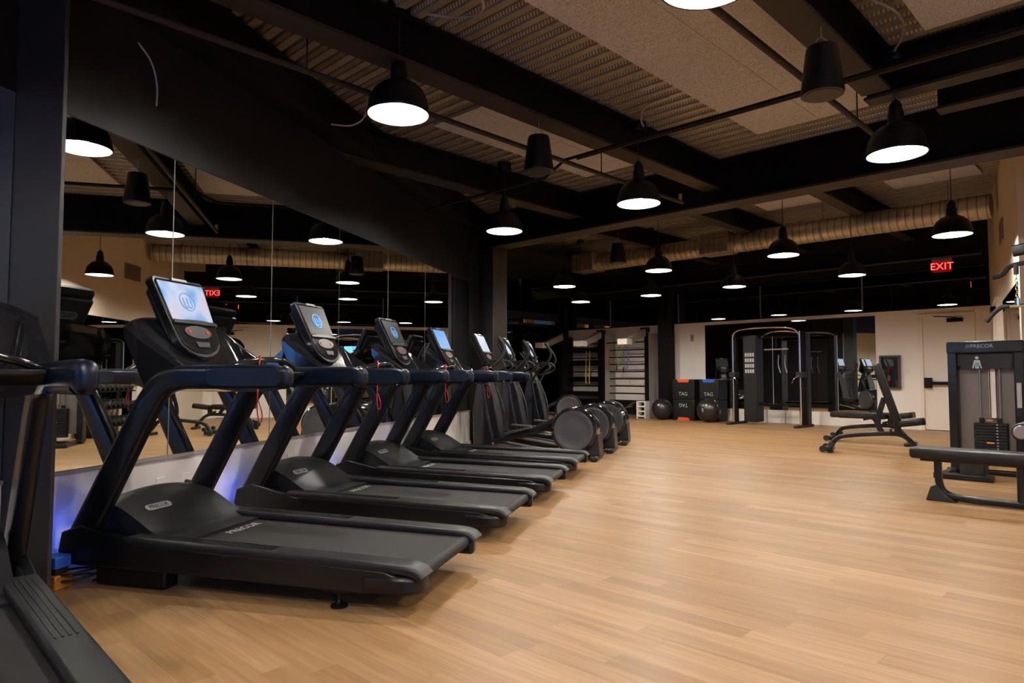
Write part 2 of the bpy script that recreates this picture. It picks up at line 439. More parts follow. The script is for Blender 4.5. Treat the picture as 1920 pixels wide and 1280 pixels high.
# back wall (grid frame)
B = 15.24
AE = -2.46      # corner with the right wall
mb = MB()
mb.bx(-13.3, -8.27, B, B+.15, 0, 2.37); mb.bx(-4.435, -3.63, B, B+.15, 0, 2.37)
mb.bx(-8.27, -4.435, B, B+.15, 0, .29); mb.bx(-8.27, -4.435, B, B+.15, 2.29, 2.37)
mb.bx(-2.72, AE, B, B+.15, 0, 2.37); mb.bx(-3.63, -2.72, B, B+.15, 2.27, 2.37)
struct('wall_back', mb, 'white', GO, AG)
struct('wall_back_upper', MB().bx(-13.3, AE, B, B+.15, 3.14, H2+.1), 'blackwall', GO, AG)
struct('wall_back_corner', MB().bx(AE-.001, AE+1.2, B, B+.15, 0, H2+.1), 'beige', GO, AG)
struct('wall_back_recess', MB().bx(-13.3, AE, B+.08, B+.15, 0, 3.14), 'blackwall', GO, AG)
mseam = [-8.27, -7.02, -5.71, -4.435]
for i in range(3):
    o = MB().bx(mseam[i]+.003, mseam[i+1]-.003, B-.006, B+.02, .29, 2.29).build('wall_mirror', 'mirror', None, loc=GO, rotz=AG)
    tag(o, 'square mirror panel on the back white wall, ' + ['left one above the stacked boxes', 'middle one behind the cable trainer', 'right one behind the benches'][i], 'mirror', 'mirror panels on the back wall')
gs = [-13.2, -11.1, -9.0, -6.86, -4.67, -2.5]
for i in range(5):
    w = MB().bx(gs[i]+.006, gs[i+1]-.006, B+.0, B+.03, 2.385, 3.12)
    struct('window_%d' % (i+1), w, 'darkglass', GO, AG)
    if i: MB().bx(gs[i]-.012, gs[i]+.012, B-.012, B+.03, 2.38, 3.13).build('window_frame', 'silver', bpy.data.objects['window_%d' % (i+1)])
struct('trim_2', MB().bx(-13.2, AE, B-.02, B+.03, 2.365, 2.388), 'steel', GO, AG)
struct('trim_3', MB().bx(-13.2, AE, B-.03, B+.03, 3.12, 3.16), 'steel', GO, AG)
# door in the back wall
d = struct('door_1', MB().bx(-3.58, -2.77, B+.01, B+.05, .01, 2.2), 'doorpaint', GO, AG, .004)
f = MB(); f.bx(-3.64, -3.58, B-.03, B+.05, 0, 2.27); f.bx(-2.77, -2.71, B-.03, B+.05, 0, 2.27); f.bx(-3.58, -2.77, B-.03, B+.05, 2.2, 2.27)
f.build('door_frame', 'doorpaint', d, .004)
pb = MB(); pb.bx(-3.56, -3.44, B-.09, B+.01, .82, 1.02); pb.bx(-3.46, -2.82, B-.08, B-.02, .885, .945); pb.bx(-2.86, -2.78, B-.07, B+.01, .87, .96)
pb.build('panic_bar', 'steel', d, .006)
dc = MB(); dc.bx(-3.16, -2.9, B-.06, B+.01, 2.09, 2.16); dc.tube([(-3.0, B-.05, 2.17), (-3.2, B-.16, 2.19), (-3.38, B-.03, 2.21)], .01, 6)
dc.build('door_closer', 'steel', d, .004)
hg = MB()
for z in (.25, 1.1, 1.95): hg.cyl((-2.765, B-.012, z-.05), (-2.765, B-.012, z+.05), .008, 8)
hg.build('hinge', 'silver', d)
# right wall
t_end = 6.0
RL = tuple(RC)
struct('wall_right', MB().bx(-.15, 0, -.2, t_end, 0, H2+.1), 'beige', RL, AR)
d2 = struct('door_2', MB().bx(0, .03, 1.7, 2.55, .01, 2.2), 'doorpaint', RL, AR)
MB().bx(.03, .1, 1.95, 2.2, 2.08, 2.16).build('door_closer', 'steel', d2, .004)
f = MB(); f.bx(0, .05, 1.64, 1.7, 0, 2.27); f.bx(0, .05, 2.55, 2.61, 0, 2.27); f.bx(0, .05, 1.7, 2.55, 2.2, 2.27); f.build('door_frame', 'doorpaint', d2)
for i, (t0, t1) in enumerate(((3.3, 4.6), (4.61, 5.9))):
    o = MB().bx(0, .008, t0, t1, .5, 2.13).build('wall_mirror', 'mirror', None, loc=RL, rotz=AR)
    tag(o, 'mirror on the beige side wall above the dumbbells, ' + ['nearer the exit corner', 'farther from the exit corner'][i], 'mirror', 'mirrors on the right wall')
pe = RW(0, t_end)
ae, be = rot2(-AG, pe.x, pe.y)
struct('wall_right_return', MB().bx(ae, 3.4, be, be+.15, 0, H2+.1), 'beige', GO, AG)
wn_ = MB(); wn_.bx(3.4, 3.55, -.2, be+.15, 0, H1+.1); wn_.bx(3.4, 3.55, -5, -4.3, 0, H1+.1); wn_.bx(3.4, 3.55, -4.3, -.2, 0, .8); wn_.bx(3.4, 3.55, -4.3, -.2, 2.8, H1+.1)
struct('wall_right_near', wn_, 'beige', GO, AG)
struct('wall_front', MB().bx(-9, 3.55, -4.75, -4.6, 0, H1+.1), 'beige', GO, AG)
w6 = struct('window_6', MB().bx(3.46, 3.5, -4.3, -.2, .8, 2.8), 'dusk', GO, AG)
fm = MB()
for b_ in (-4.3, -2.93, -1.57, -.2): fm.bx(3.38, 3.46, b_-.03, b_+.03, .8, 2.8)
fm.bx(3.38, 3.46, -4.3, -.2, .77, .83); fm.bx(3.38, 3.46, -4.3, -.2, 2.77, 2.83)
fm.build('window_frame', 'steel', w6)
# shopfront at the far left, beyond the far pillar
AX = -12.95; SL = B - 7.3
SPt = tuple(G(AX, 7.3)); ASF = AG
struct('wall_storefront_upper', MB().bx(-.12, 0, 0, SL, 3.9, H2+.1), 'blackwall', SPt, ASF)
struct('wall_left_far', MB().bx(0, 5.35, -.42, -.22, 0, H2+.1), 'blackwall', SPt, ASF)
sf = MB()
for i in range(6):
    y = SL*i/5; sf.bx(-.1, .03, y-.05, y+.05, 0, 3.9)
sf.bx(-.1, .02, 0, SL, 0, .1); sf.bx(-.1, .02, 0, SL, 3.85, 3.95)
struct('trim_4', sf, 'steel', SPt, ASF)
struct('trim_5', MB().bx(-.1, .16, 0, SL, 2.64, 2.82), 'column', SPt, ASF)
struct('trim_6', MB().bx(-.1, .10, 0, SL, 2.46, 2.52), 'column', SPt, ASF)
for i in range(5):
    y0, y1 = SL*i/5+.05, SL*(i+1)/5-.05
    struct('window_%d' % (7+i), MB().bx(-.04, -.03, y0, y1, .1, 2.46), 'glass', SPt, ASF)
    struct('window_%d' % (13+i), MB().bx(-.04, -.03, y0, y1, 2.82, 3.85), 'glass', SPt, ASF)
for i in range(8):
    o = MB().bx(-.86, -.78, .3+i*1.0, .3+i*1.0+(.42 if i % 2 else .26), 0, 3.9).build('timber_board' if i % 2 else 'curtain_panel', 'timber' if i % 2 else 'amber', None, loc=SPt, rotz=ASF)
    if i % 2: tag(o, 'upright brown timber board outside the dark shopfront glass', 'timber', 'timber boards outside the glass')
    else: tag(o, 'narrow ochre curtain hanging outside the dark shopfront glass', 'curtain', 'ochre curtains outside the glass')
struct('wall_outside', MB().bx(-2.0, -1.9, -1, SL+1, 0, 4), 'blackwall', SPt, ASF)
al = bpy.data.lights.new('added_curtain_light', 'AREA'); al.energy = 60; al.size = 4; al.shape = 'RECTANGLE'; al.size_y = .3; al.color = (1, .75, .4)  # unseen warm light, added so the curtains show behind the glass
ao = bpy.data.objects.new('added_curtain_light', al); COL.objects.link(ao); ao.location = G(AX-.4, 11.5, 3.9); ao.rotation_euler = (0, 0, AG + PI/2)
tag(ao, 'added unseen warm light above the curtains outside the shopfront glass', 'light')
struct('ceiling_outside', MB().bx(-1.9, -.12, -1, SL+1, 3.95, 4.05), 'blackwall', SPt, ASF)

# ceiling decks
def deck(a0, a1, b0, b1, z):
    mb = MB(); p = .15; prof = []
    b_ = b0
    while b_ < b1 - 1e-6:
        prof += [(b_, z), (b_+.060, z), (b_+.080, z+.07), (b_+.130, z+.07)]
        b_ += p
    prof.append((b1, z))
    n = len(prof)
    vs = [(a0, q[0], q[1]) for q in prof] + [(a1, q[0], q[1]) for q in prof]
    fs = [(i, i+1, n+i+1, n+i) for i in range(n-1)]
    o2 = [(a0, b0, z+.12), (a1, b0, z+.12), (a1, b1, z+.12), (a0, b1, z+.12)]
    mb.add(vs, fs); mb.add(o2, [(0,1,2,3)])
    return mb
struct('ceiling', deck(-10.5, 3.5, -4.7, 7.15, H1), 'deck', GO, AG)
struct('ceiling_far', deck(-14, 3.5, 7.3, 15.4, H2), 'deck', GO, AG)
def ibeam(mb, p0, p1, zb, zt, w, tf=.022, tw=.014, off=0):
    """along x (axis 'a') or y inside its frame; p0,p1=(x,y)"""
    (x0, y0), (x1, y1) = p0, p1
    if abs(x1-x0) > abs(y1-y0):
        mb.bx(x0, x1, y0-w/2, y0+w/2, zb, zb+tf); mb.bx(x0, x1, y0-w/2, y0+w/2, zt-tf, zt); mb.bx(x0, x1, y0-tw/2, y0+tw/2, zb+tf, zt-tf)
    else:
        mb.bx(x0-w/2, x0+w/2, y0, y1, zb, zb+tf); mb.bx(x0-w/2, x0+w/2, y0, y1, zt-tf, zt); mb.bx(x0-tw/2, x0+tw/2, y0, y1, zb+tf, zt-tf)
def beam(name, label, p0, p1, zb, zt, w, loc=GO, rz=AG, tf=.022, web='steel', flange='flange'):
    (x0, y0), (x1, y1) = p0, p1
    cx, cy = (x0+x1)/2, (y0+y1)/2
    q = Vector(loc) + Vector((*rot2(rz, cx, cy), 0))
    t = thing(name, label, 'beam', (q.x, q.y, zb), rz, 'steel roof beams')
    lx, ly = abs(x1-x0)/2, abs(y1-y0)/2; h = zt-zb
    if lx > ly:
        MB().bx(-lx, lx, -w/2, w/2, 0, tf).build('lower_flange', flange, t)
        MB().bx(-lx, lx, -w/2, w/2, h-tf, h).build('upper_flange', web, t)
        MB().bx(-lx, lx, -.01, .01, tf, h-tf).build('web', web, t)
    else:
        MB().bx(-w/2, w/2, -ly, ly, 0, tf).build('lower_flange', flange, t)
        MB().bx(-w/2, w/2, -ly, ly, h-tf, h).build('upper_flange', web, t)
        MB().bx(-.01, .01, -ly, ly, tf, h-tf).build('web', web, t)
    return t
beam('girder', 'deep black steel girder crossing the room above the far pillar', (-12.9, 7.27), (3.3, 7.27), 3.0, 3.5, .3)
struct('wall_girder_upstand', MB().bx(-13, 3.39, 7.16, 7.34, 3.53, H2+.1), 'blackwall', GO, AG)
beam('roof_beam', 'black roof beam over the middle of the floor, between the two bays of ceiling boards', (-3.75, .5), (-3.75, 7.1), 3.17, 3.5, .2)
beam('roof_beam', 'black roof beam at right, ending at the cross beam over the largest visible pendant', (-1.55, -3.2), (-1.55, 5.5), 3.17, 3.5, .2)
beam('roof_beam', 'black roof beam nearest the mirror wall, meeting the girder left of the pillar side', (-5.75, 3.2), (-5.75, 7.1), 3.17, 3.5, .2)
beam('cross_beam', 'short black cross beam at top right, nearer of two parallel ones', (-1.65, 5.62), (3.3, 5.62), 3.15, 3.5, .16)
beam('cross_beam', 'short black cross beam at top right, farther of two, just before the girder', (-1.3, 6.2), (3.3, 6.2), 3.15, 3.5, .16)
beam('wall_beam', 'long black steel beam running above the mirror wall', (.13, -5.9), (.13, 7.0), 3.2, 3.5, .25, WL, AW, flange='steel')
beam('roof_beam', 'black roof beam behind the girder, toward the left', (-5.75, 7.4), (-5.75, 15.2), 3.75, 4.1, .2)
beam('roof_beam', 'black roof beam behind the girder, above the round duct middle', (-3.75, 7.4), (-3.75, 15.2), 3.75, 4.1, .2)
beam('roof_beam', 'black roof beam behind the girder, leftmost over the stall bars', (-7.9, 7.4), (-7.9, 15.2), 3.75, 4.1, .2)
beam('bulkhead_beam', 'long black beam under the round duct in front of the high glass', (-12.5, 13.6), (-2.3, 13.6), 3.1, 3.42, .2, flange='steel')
struct('ceiling_dark_sheet', MB().bx(-12.9, -10.0, 7.4, 15.2, 3.72, 3.8), 'blackwall', GO, AG)  # black sheet added to darken the far left ceiling
# acoustic boards
pn = 0
def boards(a0, b1, cols, rows, z, grp, lab):
    for i in range(cols):
        for j in range(rows):
            sh = 0.35 if (i % 2 and rows > 2) else 0
            y1 = b1 - j*1.2 - (sh if j else 0); y0 = b1 - (j+1)*1.2 + .004 - sh
            o = MB().bx(a0+i*.6+.002, a0+i*.6+.598, y0, y1, z-.035, z-.001).build('ceiling_board', 'tectum', None, loc=GO, rotz=AG)
            tag(o, lab, 'ceiling panel', grp)
boards(-2.96, 6.58, 2, 7, H1, 'ceiling boards in the right bay', 'tan wood-wool acoustic board on the deck right of the middle roof beam')
boards(-5.12, 6.54, 2, 2, H1, 'ceiling boards in the left bay', 'tan wood-wool acoustic board on the deck left of the middle roof beam')
boards(-1.2, 5.4, 3, 5, H1, 'ceiling boards at top right corner', 'tan wood-wool acoustic board at top right beyond the right roof beam')
boards(-5.3, 12.2, 2, 3, H2, 'ceiling boards behind the girder, left bay', 'tan acoustic board on the higher deck behind the girder, left of the duct box')
boards(-3.2, 12.2, 2, 3, H2, 'ceiling boards behind the girder, right bay', 'tan acoustic board on the higher deck behind the girder, right side')
# pillars
t = thing('pillar', 'wide dark grey steel pillar at the left edge in front of the mirror', 'pillar', L(.11, -.2), AW)
MB().bx(-.115, .185, -.06, -.035, 0, 3.2).build('flange', 'column', t, .003)
MB().bx(-.1, -.08, -.035, .07, 0, 3.2).build('web', 'steel', t)
t = thing('pillar', 'black steel pillar where the mirror wall ends, under the girder', 'pillar', G(-7.50, 7.27), AG)
MB().bx(-.15, .15, -.15, -.125, 0, 3.0).build('flange', 'column', t, .003)
MB().bx(-.15, .15, .125, .15, 0, 3.0).build('flange', 'column', t, .003)
MB().bx(.125, .15, -.125, .125, 0, 3.0).build('cover_plate', 'flange', t)
MB().bx(-.15, -.125, -.125, .125, 0, 3.0).build('cover_plate', 'steel', t)
MB().bx(-.18, .18, -.18, .18, 0, .02).build('base_plate', 'steel', t)
t = thing('pillar', 'black steel pillar against the back wall between stall bars and boxes', 'pillar', G(-9.2, 14.98), AG)
MB().bx(-.15, .15, -.15, .15, 0, 4.1).build('shaft', 'steel', t, .004)
MB().bx(-.19, .19, -.19, .19, 0, .015).build('base_plate', 'steel', t)
t = thing('pillar', 'slim black pillar at the left end of the back wall', 'pillar', G(-12.62, 15.05), AG)
MB().bx(-.1, .1, -.1, .1, 0, 4.1).build('shaft', 'steel', t, .004)
MB().bx(-.14, .14, -.14, .14, 0, .015).build('base_plate', 'steel', t)

# ------------------------------------------------------------ pendant lamps
def make_lamp():
    t = thing('pendant_lamp', '', 'lamp')
    prof = [(.212, 0), (.214, .012), (.208, .02), (.205, .05), (.193, .11), (.165, .165), (.12, .205), (.075, .228), (.058, .24), (.056, .31), (.048, .33), (.046, .37), (.03, .40), (.012, .42),
            (.008, .418), (.03, .36), (.05, .235), (.11, .195), (.155, .158), (.184, .105), (.197, .05), (.203, .0)]
    MB().lathe(prof + [prof[0]], n=48, cap=False).build('shade', 'plastic', t)
    MB().lathe([(.2015, .004), (.1945, .05), (.182, .105), (.153, .157), (.108, .193), (.05, .222), (1e-4, .224)], n=40, cap=False).build('reflector', 'reflector', t)
    MB().ball((0, 0, .085), .05, 1.15, 20).build('bulb', 'lamp', t)
    MB().cyl((0, 0, .13), (0, 0, .215), .022, 12).build('lamp_holder', 'print', t)
    return t
LZ = 2.715
lamps = [
 (-1.374, 2.60, 'pendant lamp cut by the top edge of the picture, nearest overhead'),
 (-3.72, 2.71, 'large pendant lamp at upper left, right of the mirror top, nearest to the mirror wall'),
 (-1.462, 5.645, 'pendant lamp at upper right hanging before the black girder'),
 (-3.69, 5.54, 'pendant lamp near the middle top, in front of the girder'),
 (-5.51, 5.52, 'pendant lamp hanging left of the girder end, before the far pillar'),
 (-1.86, 9.36, 'pendant lamp above the exit sign, under the right end of the duct'),
 (-3.86, 9.33, 'pendant lamp behind the girder below the duct middle'),
 (-5.84, 9.31, 'pendant lamp behind the girder, left of the duct box'),
 (-8.15, 9.75, 'pendant lamp just right of the far pillar, left end of its row'),
 (-3.82, 11.98, 'pendant lamp in the last row, rightmost, left of the exit sign'),
 (-5.89, 11.98, 'pendant lamp in the last row, above the cable trainer'),
 (-7.77, 12.08, 'pendant lamp in the last row, left of the back pillar'),
 (-9.58, 12.03, 'pendant lamp in the last row, leftmost and farthest, above the stall bars'),
 (.74, 2.64, 'pendant lamp outside the frame at right, nearer row'),
 (1.5, 5.62, 'pendant lamp outside the frame at right, farther row'),
 (-1.43, -.4, 'pendant lamp behind the camera, on the left'),
 (.74, -.4, 'pendant lamp behind the camera, on the right'),
]
lamp0 = make_lamp(); snapshot()
for i, (a, b_, lab) in enumerate(lamps):
    o = lamp0 if i == 0 else copy_tree(lamp0, group=None)
    o.location = G(a, b_, LZ + (.1 if i == 1 else 0)); o['label'] = lab; o['group'] = 'dome pendant lamps'
    top = H1 if b_ < 7.2 else H2
    # near a beam the canopy sits lower
    cz = top - .1 if b_ < 7.2 else top - .05
    MB().cyl((0, 0, .41), (0, 0, cz-LZ), .005, 6).build('hanging_rod', 'cord', o)
    MB().lathe([(.075, cz-LZ), (.08, cz-LZ+.02), (.08, top-LZ-.005)], n=20).build('canopy', 'plastic', o)
snapshot()
# ------------------------------------------------------------ hanging speakers
def make_speaker():
    t = thing('hanging_speaker', '', 'speaker')
    MB().lathe([(.11, .0), (.122, .004), (.124, .02), (.092, .27), (.086, .295), (.06, .305), (1e-4, .307)], n=36).build('housing', 'plastic', t)
    MB().lathe([(1e-4, -.003), (.105, -.003), (.108, .003)], n=36).build('grille', 'charcoal', t)
    MB().tube([(-.03, 0, .3), (-.03, 0, .34), (0, 0, .365), (.03, 0, .34), (.03, 0, .3)], .004, 6).build('hook', 'conduit', t)
    return t
sp0 = make_speaker(); snapshot()
for i, (a, b_, lab) in enumerate([(-3.74, 4.15, 'black tapered speaker hanging left of centre from a thin wire'), (-1.48, 4.2, 'largest black tapered speaker hanging at upper right'), (-5.97, 8.4, 'small dark speaker hanging behind the girder, in front of the duct')]):
    o = sp0 if i == 0 else copy_tree(sp0)
    o.location = G(a, b_, 2.74); o['label'] = lab; o['group'] = 'hanging speakers'
    top = (3.17 if b_ < 7 else H2) - 2.74
    MB().cyl((0, 0, .36), (0, 0, top), .003, 5).build('wire', 'conduit', o)
# ------------------------------------------------------------ pipes and conduits
def pipe(name, label, pts, r, mt, cat='pipe', frame='g', sm=0, n=10):
    pts = [G(*p) if frame == 'g' else L(*p) for p in pts]
    if sm: pts = smooth_path(pts, sm)
    return tag(MB().tube(pts, r, n).build(name, mt), label, cat)
pipe('sprinkler_pipe', 'dark brown sprinkler pipe running under the beams from top left to the girder', [(-4.03, .8, 3.05), (-4.03, 6.95, 3.05)], .021, 'flange')
pipe('sprinkler_pipe', 'brown sprinkler pipe running beside the right roof beam', [(-1.87, -2.6, 3.2), (-1.87, 6.5, 3.2)], .024, 'flange')
pipe('conduit_run', 'paired dark conduit crossing the ceiling from right to the mirror wall', [(3.3, 4.92, 3.1), (-4.1, 4.92, 3.1), (-4.35, 4.92, 2.98), (-6.2, 4.92, 2.98)], .014, 'steel')
pipe('conduit_run', 'second thin dark conduit beside the paired one', [(3.3, 4.98, 3.1), (-4.0, 4.98, 3.1)], .01, 'flange')
pipe('branch_pipe', 'short grey drop pipe hanging below the girder left of a pendant', [(-4.03, 6.9, 3.05), (-4.03, 6.9, 3.14)], .02, 'conduit')
for i, (a, b_) in enumerate(((-4.03, 2.2), (-4.03, 5.4), (-1.87, 3.6), (-1.87, 6.1))):
    o = MB().tube([G(a, b_, 3.07 if a < -3 else 3.23), G(a, b_, H1)], .006, 6).build('pipe_hanger', 'cord')
    tag(o, ['thin rod hanger on the left sprinkler pipe, nearer one', 'thin rod hanger on the left sprinkler pipe, near the girder', 'thin rod hanger on the right sprinkler pipe, nearer one', 'thin rod hanger on the right sprinkler pipe, near the girder'][i], 'hanger', 'pipe hangers')
pipe('flexible_conduit', 'pale flexible conduit looping off the canopy of the large upper left pendant', [(-3.5, 2.78, 3.46), (-3.35, 2.9, 3.42), (-3.1, 2.95, 3.38), (-2.95, 2.7, 3.42), (-2.9, 2.3, 3.48)], .009, 'conduit', 'conduit', sm=2)
pipe('flexible_conduit', 'pale flexible conduit looping beside the middle pendant canopy', [(-3.6, 5.5, 3.45), (-3.5, 5.3, 3.42), (-3.35, 5.1, 3.46), (-3.1, 5.15, 3.49)], .009, 'conduit', 'conduit', sm=2)
pipe('flexible_conduit', 'pale flexible conduit arched over the upper right pendant canopy', [(-1.42, 5.5, 3.45), (-1.3, 5.3, 3.47), (-1.25, 5.0, 3.49), (-1.38, 4.6, 3.49), (-1.4, 3.2, 3.5)], .01, 'conduit', 'conduit', sm=2)
pipe('flexible_conduit', 'pale hanging cable tail on the black wall above the mirror near the pillar', [(.04, .45, 3.05), (.05, .55, 2.98), (.05, .6, 2.85), (.045, .6, 2.72)], .006, 'conduit', 'cable', 'l', 2)
pipe('flexible_conduit', 'short pale cable curling off the wall beam left of the large pendant', [(.27, 2.3, 3.2), (.4, 2.45, 3.22), (.5, 2.5, 3.32), (.5, 2.5, 3.48)], .007, 'conduit', 'cable', 'l', 2)
# ------------------------------------------------------------ spiral duct
t = thing('spiral_duct', 'long round galvanised duct running in front of the back wall', 'duct', G(-5.6, 12.37, 3.62), AG)
MB().cyl((-3.9, 0, 0), (3.66, 0, 0), .19, 40).build('pipe', 'duct', t)
for x in (-2.6, -.2, 1.2, 3.1):
    MB().lathe([(.192, -.02), (.2, -.02), (.2, .02), (.192, .02)], (x, 0, 0), 'x', 40).build('collar', 'tin', t)
    MB().cyl((x, 0, .19), (x, 0, .49), .004, 5).build('hanger_rod', 'cord', t)
for k, x in enumerate((-.75, -3.95)):
    bxm = MB().bx(x-.3, x+.3, -.32, .12, -.2, .2).build('outlet_box', 'duct', t, .004)
    g = MB()
    for q in range(9): g.bx(x-.27, x+.27, -.335, -.322, -.18+q*.042, -.16+q*.042)
    g.bx(x-.28, x-.26, -.34, -.32, -.19, .19); g.bx(x+.26, x+.28, -.34, -.32, -.19, .19); g.bx(x-.01, x+.01, -.34, -.32, -.19, .19)
    g.build('grille', 'tin', bxm)
o = MB().bx(0, .02, 3.3, 3.9, 2.95, 3.25).build('wall_vent', 'tin', None, loc=RL, rotz=AR)
tag(o, 'small rectangular vent grille high on the beige side wall', 'vent')
# ------------------------------------------------------------ exit sign
t = thing('exit_sign', 'red EXIT sign hanging before the high dark glass', 'sign', Vector((7.48, 11.80, 2.86)), R(-34))
MB().bx(-.15, .15, -.03, .03, .19, .245).build('housing', 'silver', t, .004)
MB().bx(-.14, .14, -.006, .006, 0, .19).build('panel', 'exitdim', t)
text('lettering', 'EXIT', .17, 'exitred', t, basis((1,0,0), (0,0,1), (0, -.008, .095)))
MB().bx(-.145, .145, .007, .02, -.005, .19).build('back_cover', 'plastic', t)
MB().cyl((0, 0, .245), (0, 0, H2-2.86), .006, 6).build('hanging_rod', 'cord', t)

# ------------------------------------------------------------ treadmills
SCREENS = {}
def console(t, x0, zs, sc=1.0):
    """display head: tilted plate with screen; x0 = rear (lower) edge x, zs = lower z"""
    ux, uz = -.42, .907       # up direction along the plate, leaning to the front
    up = Vector((ux, 0, uz)); nrm = Vector((uz, 0, -ux)); o = Vector((x0, 0, zs))
    P = lambda y, v, h: tuple(o + up*v + nrm*h + Vector((0, y, 0)))
    def plate(pts, h0, h1):
        n = len(pts)
        mb = MB(); mb.add([P(y, v, h0) for y, v in pts] + [P(y, v, h1) for y, v in pts],
                          [(i, (i+1) % n, n+(i+1) % n, n+i) for i in range(n)] + [tuple(reversed(range(n))), tuple(range(n, 2*n))])
        return mb
    out = []
    for i in range(9):
        a = PI + PI*i/8; out.append((.165*math.cos(a), .11+.115*math.sin(a)))
    out = out + [(.2, .47), (.185, .49), (-.185, .49), (-.2, .47)]
    head = plate(out, -.05, .0).build('display_head', 'satin', t, .006)
    inner = [(y*.93, .02+v*.92+.003) for y, v in out]
    plate(inner, 0, .006).build('bezel', 'gloss', head, .003)
    scr = plate([(-.158, .225), (.158, .225), (.176, .457), (-.176, .457)], .006, .009).build('screen', 'scr_dark', head)
    plate([(-.06, .468), (.06, .468), (.06, .486), (-.06, .486)], -.01, .012).build('camera_bar', 'silver', head, .002)
    plate([(-.172, .195), (.172, .195), (.168, .213), (.05, .222), (-.05, .222), (-.168, .213)], .004, .02).build('reading_ledge', 'plastic', head, .002)
    kp = []
    for i in range(16):
        a = 2*PI*i/16; kp.append((.105*math.cos(a), .15+.04*math.sin(a)))
    plate(kp, .005, .011).build('keypad', 'midgrey', head)
    plate([(-.04, .055), (.05, .055), (.06, .09), (-.05, .09)], .005, .012).build('connector_hatch', 'charcoal', head, .002)
    for y in (-.07, .07):
        MB().lathe([(.012, 0), (.012, .004), (1e-4, .005)], (0,0,0), 'z', 12, basis((0,1,0), up, P(y, .15, .01)[0:3])).build('button', 'red', head)
    # back shell with badge
    plate([(-.15, .05), (.15, .05), (.18, .44), (-.18, .44)], -.09, -.05).build('back_shell', 'plastic', head, .015)
    bd = []
    for cx, s in ((.07, 1), (-.07, -1)):
        for i in range(7):
            a = R(-90 + 180*i/6); bd.append((cx + s*.025*math.cos(a), .33 + s*.025*math.sin(a)))
    bg = plate(bd, -.094, -.09).build('badge', 'badge', head)
    text('lettering', 'PRECOR', .038, 'ink', head, basis((0,-1,0), up, P(0, .33, -.0945)))
    return head, P
def logo(head, P, mt):
    mb = MB(); ring = [Vector(P(.055*math.cos(2*PI*i/28), .34+.055*math.sin(2*PI*i/28), .011)) for i in range(28)]
    mb.tube(ring, .0035, 6, close=True)
    for y in (-.028, 0, .028):
        mb.tube([P(y, .31, .011), P(y, .362, .011)], .0035, 6)
    mb.tube(smooth_path([P(-.028, .31, .011), P(-.014, .3, .011), P(0, .31, .011), P(.014, .3, .011), P(.028, .31, .011)]), .0035, 6)
    return mb.build('screen_logo', mt, head)
